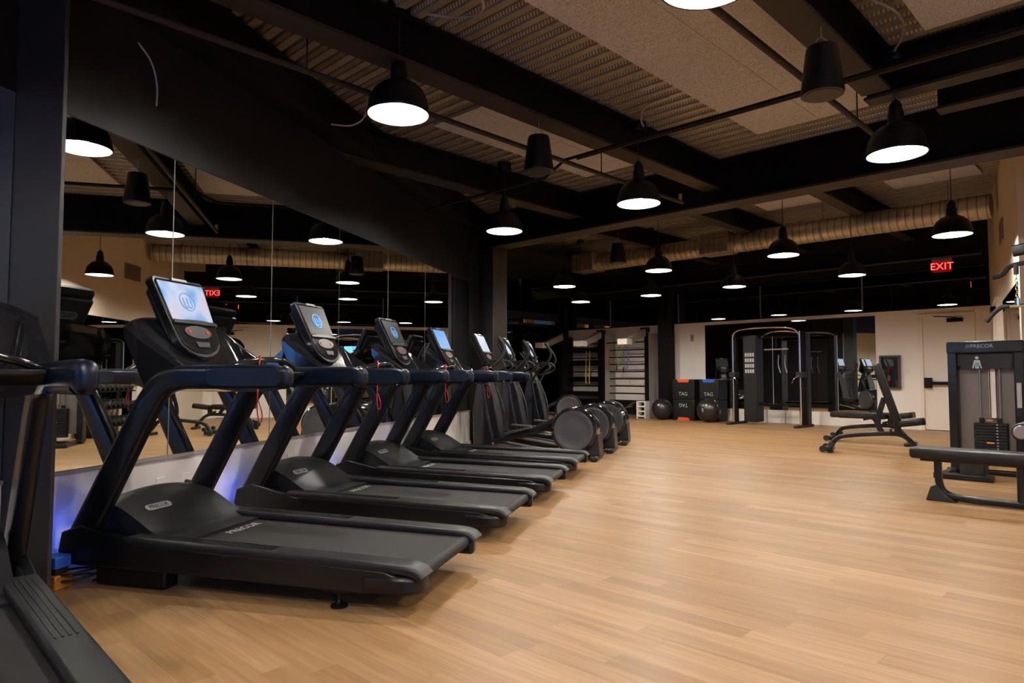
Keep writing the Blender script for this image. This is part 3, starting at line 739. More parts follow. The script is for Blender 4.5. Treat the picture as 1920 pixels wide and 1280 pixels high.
def make_treadmill():
    t = thing('treadmill', '', 'treadmill')
    X = lambda d: d - 1.1
    # lower frame
    fr = MB()
    for s in (-1, 1):
        y = s*.405
        prof = [(X(.16), .10), (X(.1), .16), (X(.12), .26), (X(.24), .30), (X(.6), .225), (X(1.9), .19), (X(1.97), .17), (X(1.97), .10), (X(1.8), .085), (X(.55), .10)]
        fr.prism(prof, y-.025, y+.025)
    fr.bx(X(.2), X(.5), -.38, .38, .1, .2); fr.bx(X(1.8), X(1.86), -.38, .38, .09, .13)
    fr.build('deck_frame', 'satin', t, .008)
    # side rails (foot rails) with ribs
    for s in (-1, 1):
        rr = MB()
        pts = [(X(.52), .235), (X(1.96), .20), (X(2.05), .19), (X(2.08), .16)]
        rr.tube(smooth_path([(x, s*.365, z) for x, z in pts], 2), 0, sec=rrect(.13, .045, .018), side=(0, 1, 0))
        for q in range(4):
            rr.box((X(.95), s*(.335+q*.02), .248-.0005), (.75, .006, .004), rot=Matrix.Rotation(R(1.3), 3, 'Y'))
        rr.build('side_rail', 'charcoal', t)
        MB().prism([(X(1.80), s*.31), (X(1.80), s*.436), (X(1.97), s*.436), (X(2.03), s*.425), (X(2.065), s*.395), (X(2.078), s*.36), (X(2.078), s*.31)], .088, .172, 'z').build('end_cap', 'satin', t, .02)
    MB().prism([(X(.55), .215), (X(2.03), .185), (X(2.06), .165), (X(2.03), .14), (X(.55), .17)], -.32, .32).build('belt', 'belt', t, .004)
    lab = MB(); ux = Vector((1.48, 0, -.03)).normalized()
    text('lettering', 'PRECOR', .07, 'print', t, basis((0, 1, 0), (-ux.x, 0, -ux.z), (X(.82), .08, .2115)))
    MB().cyl((X(2.03), -.31, .158), (X(2.03), .31, .158), .03, 20).build('rear_roller', 'rubber', t)
    # motor hood
    def zt(x, y):
        d = x + 1.1; v = abs(y)/.40
        dr = .60 + .14*v**3
        u = max(0, min(1, (dr - d)/(dr-.28)))
        u = u*u*(3-2*u)
        return .225 + (.21*(1-.25*v**2))*u**.75
    MB().field(X(.27), X(.76), -.335, .335, 22, 20, zt, .12).build('motor_hood', 'charcoal', t, ang=60)
    bd = []
    for cx, s in ((.07, 1), (-.07, -1)):
        for i in range(7):
            a = R(-90+180*i/6); bd.append((cx+s*.02*math.cos(a), s*.02*math.sin(a)))
    zz = zt(X(.44), -.12); sl = Vector((.1, 0, zt(X(.49), -.12)-zt(X(.39), -.12))).normalized()
    T = basis((0,1,0), -sl, (X(.44), -.13, zz+.004))
    mb = MB(); n = len(bd); mb.add([T @ Vector((x, y, 0)) for x, y in bd] + [T @ Vector((x, y, .003)) for x, y in bd], [(i,(i+1)%n,n+(i+1)%n,n+i) for i in range(n)]+[tuple(reversed(range(n))), tuple(range(n,2*n))])
    bg = mb.build('badge', 'badge', t)
    text('lettering', 'PRECOR', .036, 'ink', bg, T @ Matrix.Translation((0, 0, .0035)))
    # uprights and handrails
    for s in (-1, 1):
        y = s*.385
        up = smooth_path([(X(.16), y, .13), (X(.24), y, .28), (X(.50), y, .74), (X(.60), y, .92), (X(.68), y, 1.02), (X(.80), y, 1.045)], 3)
        def sec(u): return rrect(.07, .165 - .045*min(1, u*1.1), .028)
        MB().tube(up, 0, sec=sec, side=(0, 1, 0)).build('upright', 'satin', t)
        hr = smooth_path([(X(.78), y, 1.045), (X(1.1), y, 1.047), (X(1.3), y, 1.047), (X(1.36), y, 1.046)], 1)
        ends = [(1.365, .97), (1.38, .9), (1.392, .78), (1.401, .6), (1.406, .35)]
        hr[-1] = Vector((X(1.345), y, 1.046))
        hr += [Vector((X(q), y, 1.045)) for q, _ in ends]
        N_ = len(hr)
        def sech(u):
            i = round(u*(N_-1)) - (N_-5); k = ends[i][1] if i >= 0 else 1
            return rrect(.072*k, .118*k, .033*k)
        h = MB().tube(hr, 0, sec=sech, side=(0, 1, 0)).build('handrail', 'rail', t)
        gp = []
        for cx, q in ((X(1.33), 1), (X(1.0), -1)):
            for i in range(9):
                a = R(-90+180*i/8); gp.append((cx+q*.042*math.cos(a), 1.046+q*.042*math.sin(a)))
        y0, y1 = (y+s*.0355, y+s*.038)
        MB().prism(gp, min(y0, y1), max(y0, y1)).build('grip_inlay', 'grip', h)
    # cowl
    def zc(x, y):
        d = x+1.1; v = abs(y)/.40
        arch = (1-v**4*.22)
        a = max(0, min(1, (.86-d)/.24))
        rim = .31*a**.85*arch
        rim *= 1 - .25*max(0, (.615-d)/.03)
        wy = max(0, 1-(v/.86)**10)
        dx = max(0, min(1, (d-.625)/.05))*max(0, min(1, (.97-d)/.1))
        return 1.035+rim*(1-.93*wy*dx)+.03*(1-dx)
    cw = MB().field(X(.585), X(.95), -.405, .405, 26, 40, zc, lambda x, y: .995-.03*math.cos(y/.41*PI/2))
    for v in cw.v:
        v.x -= max(0, v.z-1.03)*.62
    cw.build('cowl', 'gloss', t, ang=50)
    hb = smooth_path([(X(.9), -.36, 1.06), (X(.98), -.28, 1.10), (X(1.03), -.12, 1.135), (X(1.04), 0, 1.14), (X(1.03), .12, 1.135), (X(.98), .28, 1.10), (X(.9), .36, 1.06)], 2)
    MB().tube(hb, 0, sec=rrect(.05, .03, .013), side=(1, 0, 0)).build('sensor_bar', 'gloss', t)
    MB().prism([(X(.9), 1.03), (X(1.02), 1.075), (X(1.02), 1.055), (X(.9), 1.0)], -.345, .345).build('tray', 'plastic', t, .004)
    # neck under display
    MB().tube([(X(.64), 0, 1.03), (X(.55), 0, 1.13), (X(.46), 0, 1.28)], 0, sec=rrect(.16, .06, .02), side=(0, 1, 0)).build('neck', 'plastic', t)
    # safety cord
    sc = smooth_path([(X(.98), -.06, 1.14), (X(1.04), -.1, 1.165), (X(1.07), -.16, 1.14), (X(1.07), -.17, 1.0), (X(1.065), -.17, .85), (X(1.08), -.15, .80), (X(1.1), -.17, .86), (X(1.075), -.175, .93)], 2)
    MB().tube(sc, .0035, 6).build('safety_cord', 'cloth_red', t)
    MB().box((X(1.065), -.17, .80), (.02, .015, .045)).build('clip', 'plastic', t, .003)
    # feet
    for s in (-1, 1):
        f = MB().prism([(X(1.56), .1), (X(1.6), .07), (X(1.72), .07), (X(1.76), .1)], s*.37-.03, s*.37+.03)
        f.cyl((X(1.66), s*.37, .02), (X(1.66), s*.37, .1), .011, 10); f.lathe([(.04, 0), (.04, .008), (.018, .02), (.012, .03)], (X(1.66), s*.37, 0), n=18)
        f.build('foot', 'plastic', t)
        MB().bx(X(.3), X(.72), s*.34-.05, s*.34+.05, 0.0, .12).build('wheel_housing', 'plastic', t, .015)
    head, P = console(t, X(.615), 1.155)
    MB().box((X(.13), -.35, .24), (.016, .03, .016)).build('status_light', 'blueled', t)
    return t, P
tm, P0 = make_treadmill()
snapshot()
def find(t, name):
    for c in bpy.data.objects:
        if c.parent == t:
            if c.name.split('.')[0] == name: return c
            r = find(c, name)
            if r: return r
specs = [
 (L(1.1, .395), AW, 'nearest whole treadmill in the row facing the mirror, with a bright pale blue screen', 'scr_bright', 'logo_dim'),
 (L(1.1, 1.77), AW, 'second treadmill of the row, with a dark screen and round blue logo', 'scr_dark', 'logo_blue'),
 (L(1.1, 3.15), AW, 'third treadmill of the row, with a dull dark screen', 'scr_dark', 'logo_dim'),
 (L(1.1, 4.45), AW, 'fourth treadmill of the row, beside the elliptical trainers, with a blue screen', 'scr_blue', None),
]
for i, (loc, rz, lab, scr, lg) in enumerate(specs):
    o = tm if i == 0 else copy_tree(tm)
    o.location = loc; o.rotation_euler = (0, 0, rz); o['label'] = lab; o['group'] = 'treadmills in a row along the mirror'
    s_ = find(o, 'screen'); s_.data = s_.data.copy(); s_.data.materials[0] = M[scr]
    if lg: logo(find(o, 'display_head'), P0, lg)
# turned treadmill at the left edge: rear end towards the camera
ux, uy = .7, -.716       # rear direction
az = math.atan2(uy, ux)
tip = Vector((-1.325, 2.14, 0))
cen = tip + Vector((ux, uy, 0))*(-.30) + Vector((-.716*-1, 0, 0))*0
ctr = tip - Vector((ux, uy, 0))*.30 - Vector((-uy, ux, 0))*.385
o = copy_tree(tm, loc=ctr, rotz=az, label='partly visible treadmill at the left edge, turned away from the row and nearest the camera', group=None)
if 'group' in o: del o['group']
s_ = find(o, 'screen'); s_.data = s_.data.copy(); s_.data.materials[0] = M['scr_dark']

# ------------------------------------------------------------ elliptical trainers
def make_elliptical():
    t = thing('elliptical_trainer', '', 'elliptical trainer')
    X = lambda d: d - 1.2
    MB().tube([(X(.55), 0, .06), (X(1.95), 0, .06)], 0, sec=rrect(.1, .07, .02), side=(0,1,0)).build('base_beam', 'satin', t)
    for d in (.5, 2.04):
        MB().bx(X(d)-.045, X(d)+.045, -.34, .34, .0, .065).build('stabilizer', 'charcoal', t, .018)
    # rear drum housing
    dr = thing('drum', None, None); del_ = dr
    bpy.data.objects.remove(dr)
    hs = MB().lathe([(1e-4, -.25), (.255, -.25), (.285, -.225), (.295, -.18), (.295, .18), (.285, .225), (.255, .25), (1e-4, .25)], (X(1.78), 0, .37), 'y', 56).build('drum_housing', 'gloss', t, ang=25)
    for s in (-1, 1):
        MB().lathe([(.25, s*.251), (.246, s*.262), (.21, s*.264), (.202, s*.26), (.12, s*.262), (.03, s*.264), (1e-4, s*.264)], (X(1.78), 0, .37), 'y', 48).build('disc_cover', 'disc', hs)
    MB().prism([(X(1.72), .18), (X(1.95), .2), (X(2.08), .34), (X(2.1), .06), (X(1.7), .06)], -.2, .2).build('drum_stand', 'charcoal', t, .015)
    # ramp
    MB().prism([(X(.62), .08), (X(.7), .19), (X(1.35), .1), (X(1.35), .05), (X(.62), .05)], -.07, .07).build('ramp', 'charcoal', t, .008)
    for s in (-1, 1):
        MB().tube([(X(.7), s*.17, .18), (X(1.3), s*.17, .09)], .018, 10).build('ramp_rail', 'silver', t)
    # front column + shroud
    MB().prism([(X(.42), .06), (X(.8), .06), (X(.74), .45), (X(.62), 1.0), (X(.58), 1.13), (X(.48), 1.13), (X(.40), .6)], -.1, .1).build('front_shroud', 'midgrey', t, .03)
    MB().prism([(X(.55), .06), (X(.86), .06), (X(.8), .3), (X(.70), .8), (X(.62), 1.02), (X(.56), .7)], -.115, .115).build('shroud_cover', 'plastic', t, .02)
    # pedal arms, pedals, link arms
    for s, ph in ((-1, 0), (1, 1)):
        y = s*.2
        zr = .54 if ph == 0 else .22
        arm = MB().tube([(X(.74), y, .20 if ph == 0 else .30), (X(1.2), y, .34 if ph == 0 else .27), (X(1.62), y, zr)], 0, sec=rrect(.05, .065, .015), side=(0,1,0)).build('pedal_arm', 'satin', t)
        pz = .30 if ph == 0 else .33
        MB().box((X(1.05), s*.2, pz+.05), (.38, .13, .035), rot=Matrix.Rotation(R(-14 if ph == 0 else 4), 3, 'Y')).build('pedal', 'rubber', t, .012)
        la = smooth_path([(X(.74), s*.27, .24 if ph == 0 else .33), (X(.66 + .08*ph), s*.28, .6), (X(.60), s*.28, .95)], 2)
        MB().tube(la, .016, 10).build('link_arm', 'satin', t)
        hd = smooth_path([(X(.60), s*.26, .95), (X(.68), s*.30, 1.12), (X(.88), s*.33, 1.28), (X(.93 - .1*ph), s*.32, 1.42), (X(.82 - .1*ph), s*.29, 1.56)], 3)
        MB().tube(hd, .019, 10).build('moving_handlebar', 'rubber', t)
        fh = smooth_path([(X(.62), s*.1, 1.08), (X(.78), s*.2, 1.1), (X(.9), s*.2, 1.18), (X(.80), s*.17, 1.28), (X(.66), s*.12, 1.24)], 3)
        MB().tube(fh, .016, 10).build('fixed_handlebar', 'charcoal', t)
        MB().lathe([(.04, -.02), (.04, .02)], (X(1.62), y, zr), 'y', 16).build('crank_joint', 'rubber', t)
        MB().cyl((X(.60), s*.02, .95), (X(.60), s*.29, .95), .022, 12).build('pivot_shaft', 'charcoal', t)
        MB().cyl((X(1.62), s*.2, zr), (X(1.7), s*.24, .4), .02, 8).build('crank_link', 'satin', t)
    MB().tube([(X(.55), 0, 1.08), (X(.58), 0, 1.2), (X(.55), 0, 1.34)], 0, sec=rrect(.13, .06, .02), side=(0,1,0)).build('neck', 'plastic', t)
    head, P = console(t, X(.66), 1.17)
    return t
el = make_elliptical(); snapshot()
for i, (loc, rz, lab) in enumerate([
   (L(1.2, 5.87), AW, 'nearest elliptical trainer, its grey round drum in front of the others'),
   (L(1.28, 6.85), AW, 'middle elliptical trainer of the three beside the treadmills'),
   (L(1.36, 7.98), AW, 'farthest of the three ellipticals in line, drum nearest the stall bars'),
   (Vector((.62, 14.6, 0)), R(-5), 'elliptical trainer standing alone behind the others, by the dark shopfront')]):
    o = el if i == 0 else copy_tree(el)
    o.location = loc; o.rotation_euler = (0, 0, rz); o['label'] = lab; o['group'] = 'elliptical trainers'
    s_ = find(o, 'screen'); s_.data = s_.data.copy(); s_.data.materials[0] = M['scr_pale' if i < 3 else 'scr_dark']

# ------------------------------------------------------------ power outlets and cords on the mirror wall
for i, s in enumerate((.98, 2.18, 3.66)):
    t = thing('power_outlet', ['wall outlet with black plug behind the nearest whole treadmill', 'wall outlet with black plug behind the second treadmill', 'wall outlet with plug behind the third treadmill'][i], 'outlet', L(0, s, .36), AW, 'outlets on the low wall')
    MB().bx(0, .006, -.035, .035, -.055, .055).build('plate', 'white', t, .002)
    MB().cyl((.006, 0, .0), (.05, 0, -.005), .016, 10).build('plug', 'cord', t)
    MB().tube(smooth_path([(.05, 0, -.005), (.09, .01, -.03), (.11, .03, -.18), (.10, .05, -.34)], 2), .006, 6).build('plug_lead', 'cord', t)
    t = MB().bx(0, .006, -.035, .035, -.055, .055).build('blank_plate', 'lowwall', None, .002, loc=L(0, s-.22, .36), rotz=AW)
    tag(t, ['blank wall plate left of the outlet behind the nearest whole treadmill', 'blank wall plate left of the outlet behind the second treadmill', 'blank wall plate left of the outlet behind the third treadmill'][i], 'wall plate', 'blank plates on the low wall')
cc = [L(.20+.07*math.cos(a*.35)*(1+.006*a), .0+.11*math.sin(a*.35+.2), .012+.0018*a) for a in range(48)]
tag(MB().tube(cc, .006, 6).build('coiled_cable', 'cord'), 'black cable coiled on the floor under the nearest treadmill front', 'cord')
t = thing('power_strip', 'small floor box with blue lid and plugs between pillar and nearest treadmill', 'power strip', L(.16, -.09), AW)
MB().bx(-.05, .05, -.05, .05, 0, .07).build('box', 'brasscopper', t, .006); MB().bx(-.045, .045, -.045, .045, .1, .16).build('lid', 'blueband', t, .006); MB().bx(-.035, .035, -.035, .035, .07, .1).build('plug', 'cord', t)

# ------------------------------------------------------------ back wall fittings
t = thing('fire_extinguisher_cabinet', 'grey wall cabinet holding the extinguisher between mirror and door', 'cabinet', G(-4.17, B), AG)
c = MB(); c.bx(-.19, .19, -.08, 0, .8, .83); c.bx(-.19, .19, -.08, 0, 1.44, 1.47); c.bx(-.19, -.15, -.08, 0, .83, 1.44); c.bx(.15, .19, -.08, 0, .83, 1.44); c.bx(-.15, .15, -.012, 0, .83, 1.44)
c.build('case', 'greypaint', t, .004)
MB().bx(-.15, .15, -.079, -.076, .83, 1.44).build('door_glass', 'glass', t)
t = thing('fire_extinguisher', 'small red fire extinguisher inside the grey wall cabinet', 'fire extinguisher', G(-4.19, B-.045, .835), AG)
MB().lathe([(.03, 0), (.031, .02), (.031, .36), (.022, .41), (.012, .42), (1e-4, .42)], n=20).build('cylinder', 'red', t)
MB().lathe([(.0315, .12), (.0315, .23)], n=20).build('paper_label', 'print', t)
MB().bx(-.012, .03, -.012, .012, .42, .5).build('valve_handle', 'ink', t, .003)
tag(MB().bx(-.04, .04, -.008, 0, -.06, .06).build('switch_plate', 'doorpaint', None, .002, loc=G(-3.87, B, 1.14), rotz=AG), 'cream switch plate left of the door', 'switch')
t = MB().bx(-.05, .05, -.012, 0, -.09, .09).build('thermostat', 'print', None, .003, loc=G(-8.62, B, 2.0), rotz=AG)
tag(t, 'white thermostat high on the wall above the stacked boxes', 'thermostat')
MB().bx(-.012, .012, -.014, -.011, -.05, .05).build('thermostat_display', 'ink', t)

# ------------------------------------------------------------ plyo boxes and balls
def plyo(name, lab, loc, w, dpt, h, flip, word, band, parts=True):
    t = thing(name, lab, 'plyo box', loc, AG, 'stacked plyometric boxes')
    MB().bx(-w/2, w/2, -dpt/2, dpt/2, 0, h).build('foam_body', 'boxskin', t, .012)
    z0, z1 = (0, .07) if flip else (h-.07, h)
    zz = z1+.001 if not flip else z0
    pr = [(-.17, z1+.003), (.17, z1+.003), (.13, z0), (-.13, z0)] if not flip else [(-.13, z1), (.13, z1), (.17, z0+.001), (-.17, z0+.001)]
    MB().prism(pr, -dpt/2-.004, -dpt/2+.1).build('corner_band', band, t)
    text('lettering', word, .12, 'print', t, basis((1 if not flip else -1, 0, 0), (0, 0, 1 if not flip else -1), (0, -dpt/2-.005, .13 if not flip else h-.13)))
    return t
plyo('plyo_box', 'black foam box with orange base, bottom of the left stack, lettering upside down', G(-8.50, 14.82, 0), .58, .5, .49, True, 'TAG', 'orange')
plyo('plyo_box', 'black foam box with orange top trim, topmost of the left stack, reading TAG', G(-8.50, 14.82, .495), .58, .5, .48, False, 'TAG', 'orange')
plyo('plyo_box', 'black foam box at the bottom of the right stack, behind the exercise ball', G(-7.92, 14.95, 0), .5, .45, .49, True, 'TAG', 'boxskin')
plyo('plyo_box', 'black foam box with blue band, topmost of the right stack', G(-7.92, 14.95, .495), .5, .45, .48, False, 'TAG', 'blueband')
def eball(lab, loc, r):
    t = thing('exercise_ball', lab, 'exercise ball', loc, AG, 'black exercise balls')
    MB().ball((0, 0, r), r, n=32).build('ball', 'ball', t)
    return t
b1 = eball('black exercise ball on the floor in front of the stacked boxes', G(-7.72, 14.35), .272)
mb = MB()
zc_ = .27; 
for k in range(2):
    y0 = -.272
    mb.tube([(-.03+.03*k, -.268, .33), (-.005+.01*k, -.272, .24)], .006, 5)
mb.build('logo', 'print', b1)
eball('black exercise ball squeezed between back pillar and stacked boxes', G(-8.93, 14.72+.05), .255).location = G(-9.02, 14.45)

# ------------------------------------------------------------ functional trainer
t = thing('cable_trainer', 'tall dual cable trainer with chrome arch in front of the back mirrors', 'cable machine', G(-6.35, 14.45), AG)
MB().bx(-.55, -.25, -.05, .3, .05, 1.95).build('weight_tower', 'boxskin', t, .01)
MB().bx(-.52, -.28, -.062, -.05, 1.05, 1.62).build('instruction_placard', 'charcoal', t)
g = MB()
for r_ in range(4):
    for c_ in range(4): g.bx(-.50+c_*.055, -.46+c_*.055, -.066, -.063, 1.12+r_*.12, 1.2+r_*.12)
g.build('placard_figures', 'print', t)
MB().bx(.70, .86, -.08, .1, .05, 1.95).build('weight_tower', 'boxskin', t, .01)
for s, x in ((-1, -.68), (1, .78)):
    for dy in (-.28, -.12):
        MB().cyl((x, dy, .06), (x, dy, 1.98), .022, 14).build('guide_post', 'chrome' if dy < -.2 else 'midgrey', t)
    MB().bx(x-.04, x+.04, -.18, -.10, 0.02, 1.98).build('back_post', 'steel', t, .006)
    MB().bx(x-.05, x+.05, -.55, .3, 0, .05).build('foot_bar', 'rubber', t, .015)
    MB().bx(x-.07, x+.07, -.33, -.1, 1.02, 1.14).build('pulley_carriage', 'rubber', t, .012)
    MB().tube(smooth_path([(x, -.33, 1.06), (x-s*.1, -.36, 1.0), (x-s*.14, -.36, .9)], 2), .008, 6).build('cable_handle', 'chrome', t)
MB().tube(smooth_path([(-.68, -.28, 1.9), (-.62, -.3, 2.04), (-.3, -.36, 2.08), (.4, -.36, 2.08), (.7, -.3, 2.04), (.78, -.28, 1.9)], 3), .02, 12).build('pull_up_arch', 'chrome', t)
MB().tube(smooth_path([(-.1, -.1, 1.9), (.15, -.3, 1.98), (.45, -.34, 2.0), (.78, -.14, 1.96)], 2), .018, 10).build('pull_up_arch', 'chrome', t)
MB().bx(-.68, .78, .08, .16, 1.88, 1.96).build('top_beam', 'steel', t, .01)
MB().bx(-.68, .78, .08, .16, .42, .47).build('lower_beam', 'steel', t, .01)
MB().tube([(-.02, -.15, 1.62), (.5, -.15, 1.62)], .016, 10).build('hanging_bar', 'tin', t)
MB().cyl((.15, -.12, .45), (.15, -.12, 1.9), .012, 8).build('guide_rod', 'chrome', t)
MB().tube([(.24, -.15, 1.62), (.24, -.15, 1.88)], .006, 6).build('cable', 'cord', t)
MB().cyl((.4, -.1, .45), (.4, -.1, 1.6), .01, 8).build('guide_rod', 'charcoal', t)
for x in (.28, .42): MB().tube(smooth_path([(x, -.12, 1.5), (x-.02, -.12, 1.3), (x+.03, -.12, 1.12)], 1), .012, 6).build('hanging_grip', 'silver', t)

# ------------------------------------------------------------ stall bars
def stall(x, w, lab, dark):
    t = thing('stall_bars', lab, 'stall bars', G(x, 15.0), AG, 'stall bars on the back wall')
    for s in (-1, 1):
        MB().bx(s*w/2-.04, s*w/2+.04, -.3, .2, 0, 2.15).build('upright_panel', 'greywood' if not dark else 'boxskin', t, .004)
        MB().bx(s*w/2-.05, s*w/2+.05, -.32, -.28, 0, 2.15).build('edge_trim', 'steel', t, .003)
    for i in range(10):
        z = .22 + i*.19
        MB().cyl((-w/2, -.05 if i < 9 else -.2, z), (w/2, -.05 if i < 9 else -.2, z), .016, 8).build('rung', 'steel', t)
    MB().bx(-w/2, w/2, .17, .2, .05, .42).build('kick_panel', 'boxskin', t)
    if dark:
        for z in (.5, .9, 1.35, 1.7): MB().bx(-w/2+.04, w/2-.04, .0, .04, z, z+.14).build('pad', 'boxskin', t)
    return t
stall(-11.75, 1.36, 'left bay of stall bars with dark pads, behind the elliptical drums', True)
stall(-10.28, 1.36, 'right bay of stall bars with hanging coloured tubes, next to the pillar', False)
for i, x in enumerate((-12.35, -11.02, -9.64)):
    t = thing('overhead_arm', ['sloping pale board arm at the left end of the stall bars', 'sloping pale board arm between the two stall bar bays', 'sloping pale board arm at the right end of the stall bars, by the pillar'][i], 'bracket', G(x, 14.64, 1.86), AG, 'arms on the stall bars')
    MB().prism([(-.75, -.06), (-.75, .1), (0, .38), (0, .2)], -.07, .07, 'x').build('arm_board', 'greywood', t, .004)
    MB().bx(-.16, .12, -.92, -.68, -.04, .1).build('end_block', 'white', t, .01)
    MB().bx(-.1, .1, -.02, .14, .3, .42).build('top_box', 'boxskin', t, .01)
def tubeband(lab, x, z0, z1, mt, w=.05):
    p = smooth_path([(x-w, 14.78, z1), (x-w, 14.78, z0), (x, 14.78, z0-.06), (x+w, 14.78, z0), (x+w, 14.78, z1), (x, 14.78, z1+.05), (x-w, 14.78, z1)], 2)
    o = MB().tube([G(*q) for q in p], .011, 6).build('resistance_tube', mt)
    tag(o, lab, 'resistance band', 'tubes hung on the stall bars')
    g = MB(); g.cyl(G(x-w, 14.76, z0-.16), G(x-w, 14.76, z0-.02), .016, 8); g.build('tube_handle', 'cord', o)
    return o
tubeband('red and orange resistance tube hanging at the left edge of the right stall bars', -10.92, 1.3, 1.78, 'orange', .06)
tubeband('red resistance tube hanging beside the orange one', -11.02, 1.32, 1.78, 'cloth_red', .03)
tubeband('green resistance tube hanging mid of the right stall bars', -10.5, 1.35, 1.78, 'green', .06)
tubeband('violet resistance tube hanging right of the green one', -10.28, 1.3, 1.78, 'purple', .07)
o = MB()
for x in (-11.62, -11.5): o.tube([G(x, 14.8, .85), G(x, 14.8, 1.15), G(x+.02, 14.8, 1.75)], .014, 6)
tag(o.build('suspension_strap', 'yellow'), 'yellow suspension strap hanging on the left stall bars', 'strap')
# battle rope and stack anchor
t = thing('rope_anchor', 'white rope anchor rack at the foot of the right stall bars', 'rack', G(-9.62, 14.55), AG)
for z in (.04, .16, .28, .40): MB().bx(-.13, .13, -.1, .1, z, z+.03).build('shelf', 'white', t, .004)
MB().bx(.1, .13, -.1, .1, 0, .43).build('side', 'white', t)
MB().bx(-.13, -.1, -.1, .1, 0, .43).build('side', 'white', t)
for k, lab in enumerate(('black battle rope trailing left from the anchor rack, upper strand', 'black battle rope trailing left from the anchor rack, strand nearest the camera')):
    pp = smooth_path([(-9.76, 14.4-.1*k, .4-.1*k), (-10.0, 14.3-.15*k, .25), (-10.2, 14.1-.2*k, .04), (-10.8, 13.9-.25*k, .025), (-11.4, 13.85-.2*k, .025)], 3)
    tag(MB().tube([G(*q) for q in pp], .02, 8).build('battle_rope', 'rubber'), lab, 'rope', 'battle ropes')

# ------------------------------------------------------------ benches
def rpad(mb, c, d, rot=None):
    prof = rrect(d[0], d[1], min(d[0], d[1])*.18, 4)
    rings = []
    for z, k in ((-d[2]/2, .94), (-d[2]/2*.6, 1), (d[2]/2*.4, 1), (d[2]/2*.85, .97), (d[2]/2, .90)):
        ring = []
        for x, y in prof:
            v = Vector((x*(1-(1-k)*.3), y*k, z))
            if rot is not None: v = rot @ v
            ring.append(v + Vector(c))
        rings.append(ring)
    return mb.loft(rings)
def bench(lab, loc, rz, ang):
    t = thing('adjustable_bench', lab, 'weight bench', loc, rz, 'adjustable benches')
    # local x: feet with wheels at -.65, seat end at +.6
    for s in (-1, 1):
        pass
    MB().tube(smooth_path([(-.62, 0, .06), (-.55, 0, .2), (-.4, 0, .24), (.1, 0, .29), (.28, 0, .27), (.42, 0, .1), (.46, 0, .05)], 2), 0, sec=rrect(.05, .06, .015), side=(0,1,0)).build('main_frame', 'satin', t)
    MB().bx(-.68, -.58, -.17, .17, 0.02, .09).build('rear_foot', 'charcoal', t, .015)
    MB().bx(.42, .5, -.26, .26, 0.0, .05).build('front_foot', 'charcoal', t, .015)
    for s in (-1, 1):
        MB().lathe([(1e-4, -.02), (.045, -.02), (.045, .02), (1e-4, .02)], (-.70, s*.19, .055), 'y', 20).build('wheel', 'rubber', t)
        MB().lathe([(1e-4, -.02), (.035, -.02), (.035, .02), (1e-4, .02)], (-.60, s*.19, .12), 'y', 20).build('roller', 'rubber', t)
    ca, sa = math.cos(R(ang)), math.sin(R(ang))
    piv = Vector((.18, 0, .40)); d_ = Vector((-ca, 0, sa)); 
    rm = Matrix.Rotation(R(ang), 3, 'Y')
    c = piv + d_*.43 + Vector((sa, 0, ca))*.035
    rpad(MB(), c, (.84, .27, .09), rm).build('backrest', 'leather', t)
    c2 = piv + d_*.40 - Vector((sa, 0, ca))*.012
    MB().box(c2, (.66, .06, .02), rot=rm).build('backrest_plate', 'satin', t)
    rs = Matrix.Rotation(R(-8), 3, 'Y')
    rpad(MB(), (.355, 0, .44), (.33, .30, .085), rs).build('seat', 'leather', t)
    MB().tube([(.2, 0, .28), (.22, 0, .4), (.34, 0, .42)], 0, sec=rrect(.05, .05, .012), side=(0,1,0)).build('seat_post', 'satin', t)
    MB().tube(smooth_path([(.02, 0, .28), (-.05, 0, .42), tuple(piv + d_*.38 - Vector((sa,0,ca))*.02)], 2), 0, sec=rrect(.012, .07, .005), side=(0,1,0)).build('adjusting_ladder', 'satin', t)
    MB().cyl((.12, -.12, .33), (.12, .12, .33), .018, 10).build('adjusting_knob', 'rubber', t)
    MB().bx(.16, .24, -.04, .04, .27, .42).build('pivot_bracket', 'satin', t, .006)
    return t
bench('adjustable bench with upright backrest, the nearer of the two', Vector((4.97, 9.25, 0)), AG + R(14), 73)
bench('flat adjustable bench behind the upright one', Vector((5.72, 10.75, 0)), AG + R(2), 0)

# ------------------------------------------------------------ weight stack machine at right
t = thing('weight_stack_tower', 'black weight stack tower with pale brown shroud at the right edge', 'weight machine', G(-1.84, 8.93), AG)
W_ = .68
for x in (.04, W_-.04): MB().bx(x-.045, x+.045, -.09, .09, .02, 1.42).build('post', 'satin', t, .012)
MB().bx(-.01, W_+.01, -.1, .1, 1.30, 1.43).build('top_cap', 'satin', t, .015)
text('lettering', '///PRECOR', .055, 'print', t, basis((1,0,0), (0,0,1), (.3, -.102, 1.375)))
MB().bx(.08, W_-.08, -.06, -.04, 1.16, 1.31).build('header_panel', 'boxskin', t)
pc = MB().bx(.13, .58, -.07, -.062, 1.13, 1.28).build('instruction_placard', 'charcoal', t)
fg = MB(); fg.lathe([(1e-4, -.002), (.017, -.002), (.017, .002), (1e-4, .002)], (.27, -.074, 1.25), 'y', 14)
fg.prism([(.245, 1.225), (.295, 1.225), (.315, 1.135), (.303, 1.135), (.29, 1.19), (.287, 1.135), (.253, 1.135), (.25, 1.19), (.237, 1.135), (.225, 1.135)], -.075, -.071)
fg.build('printed_figure', 'skin', pc)
MB().prism([(.252, 1.2), (.288, 1.2), (.284, 1.15), (.256, 1.15)], -.078, -.0755).build('printed_torso', 'teal', pc)
MB().bx(.085, W_-.085, .03, .05, .15, 1.2).build('rear_shroud', 'acrylic', t)
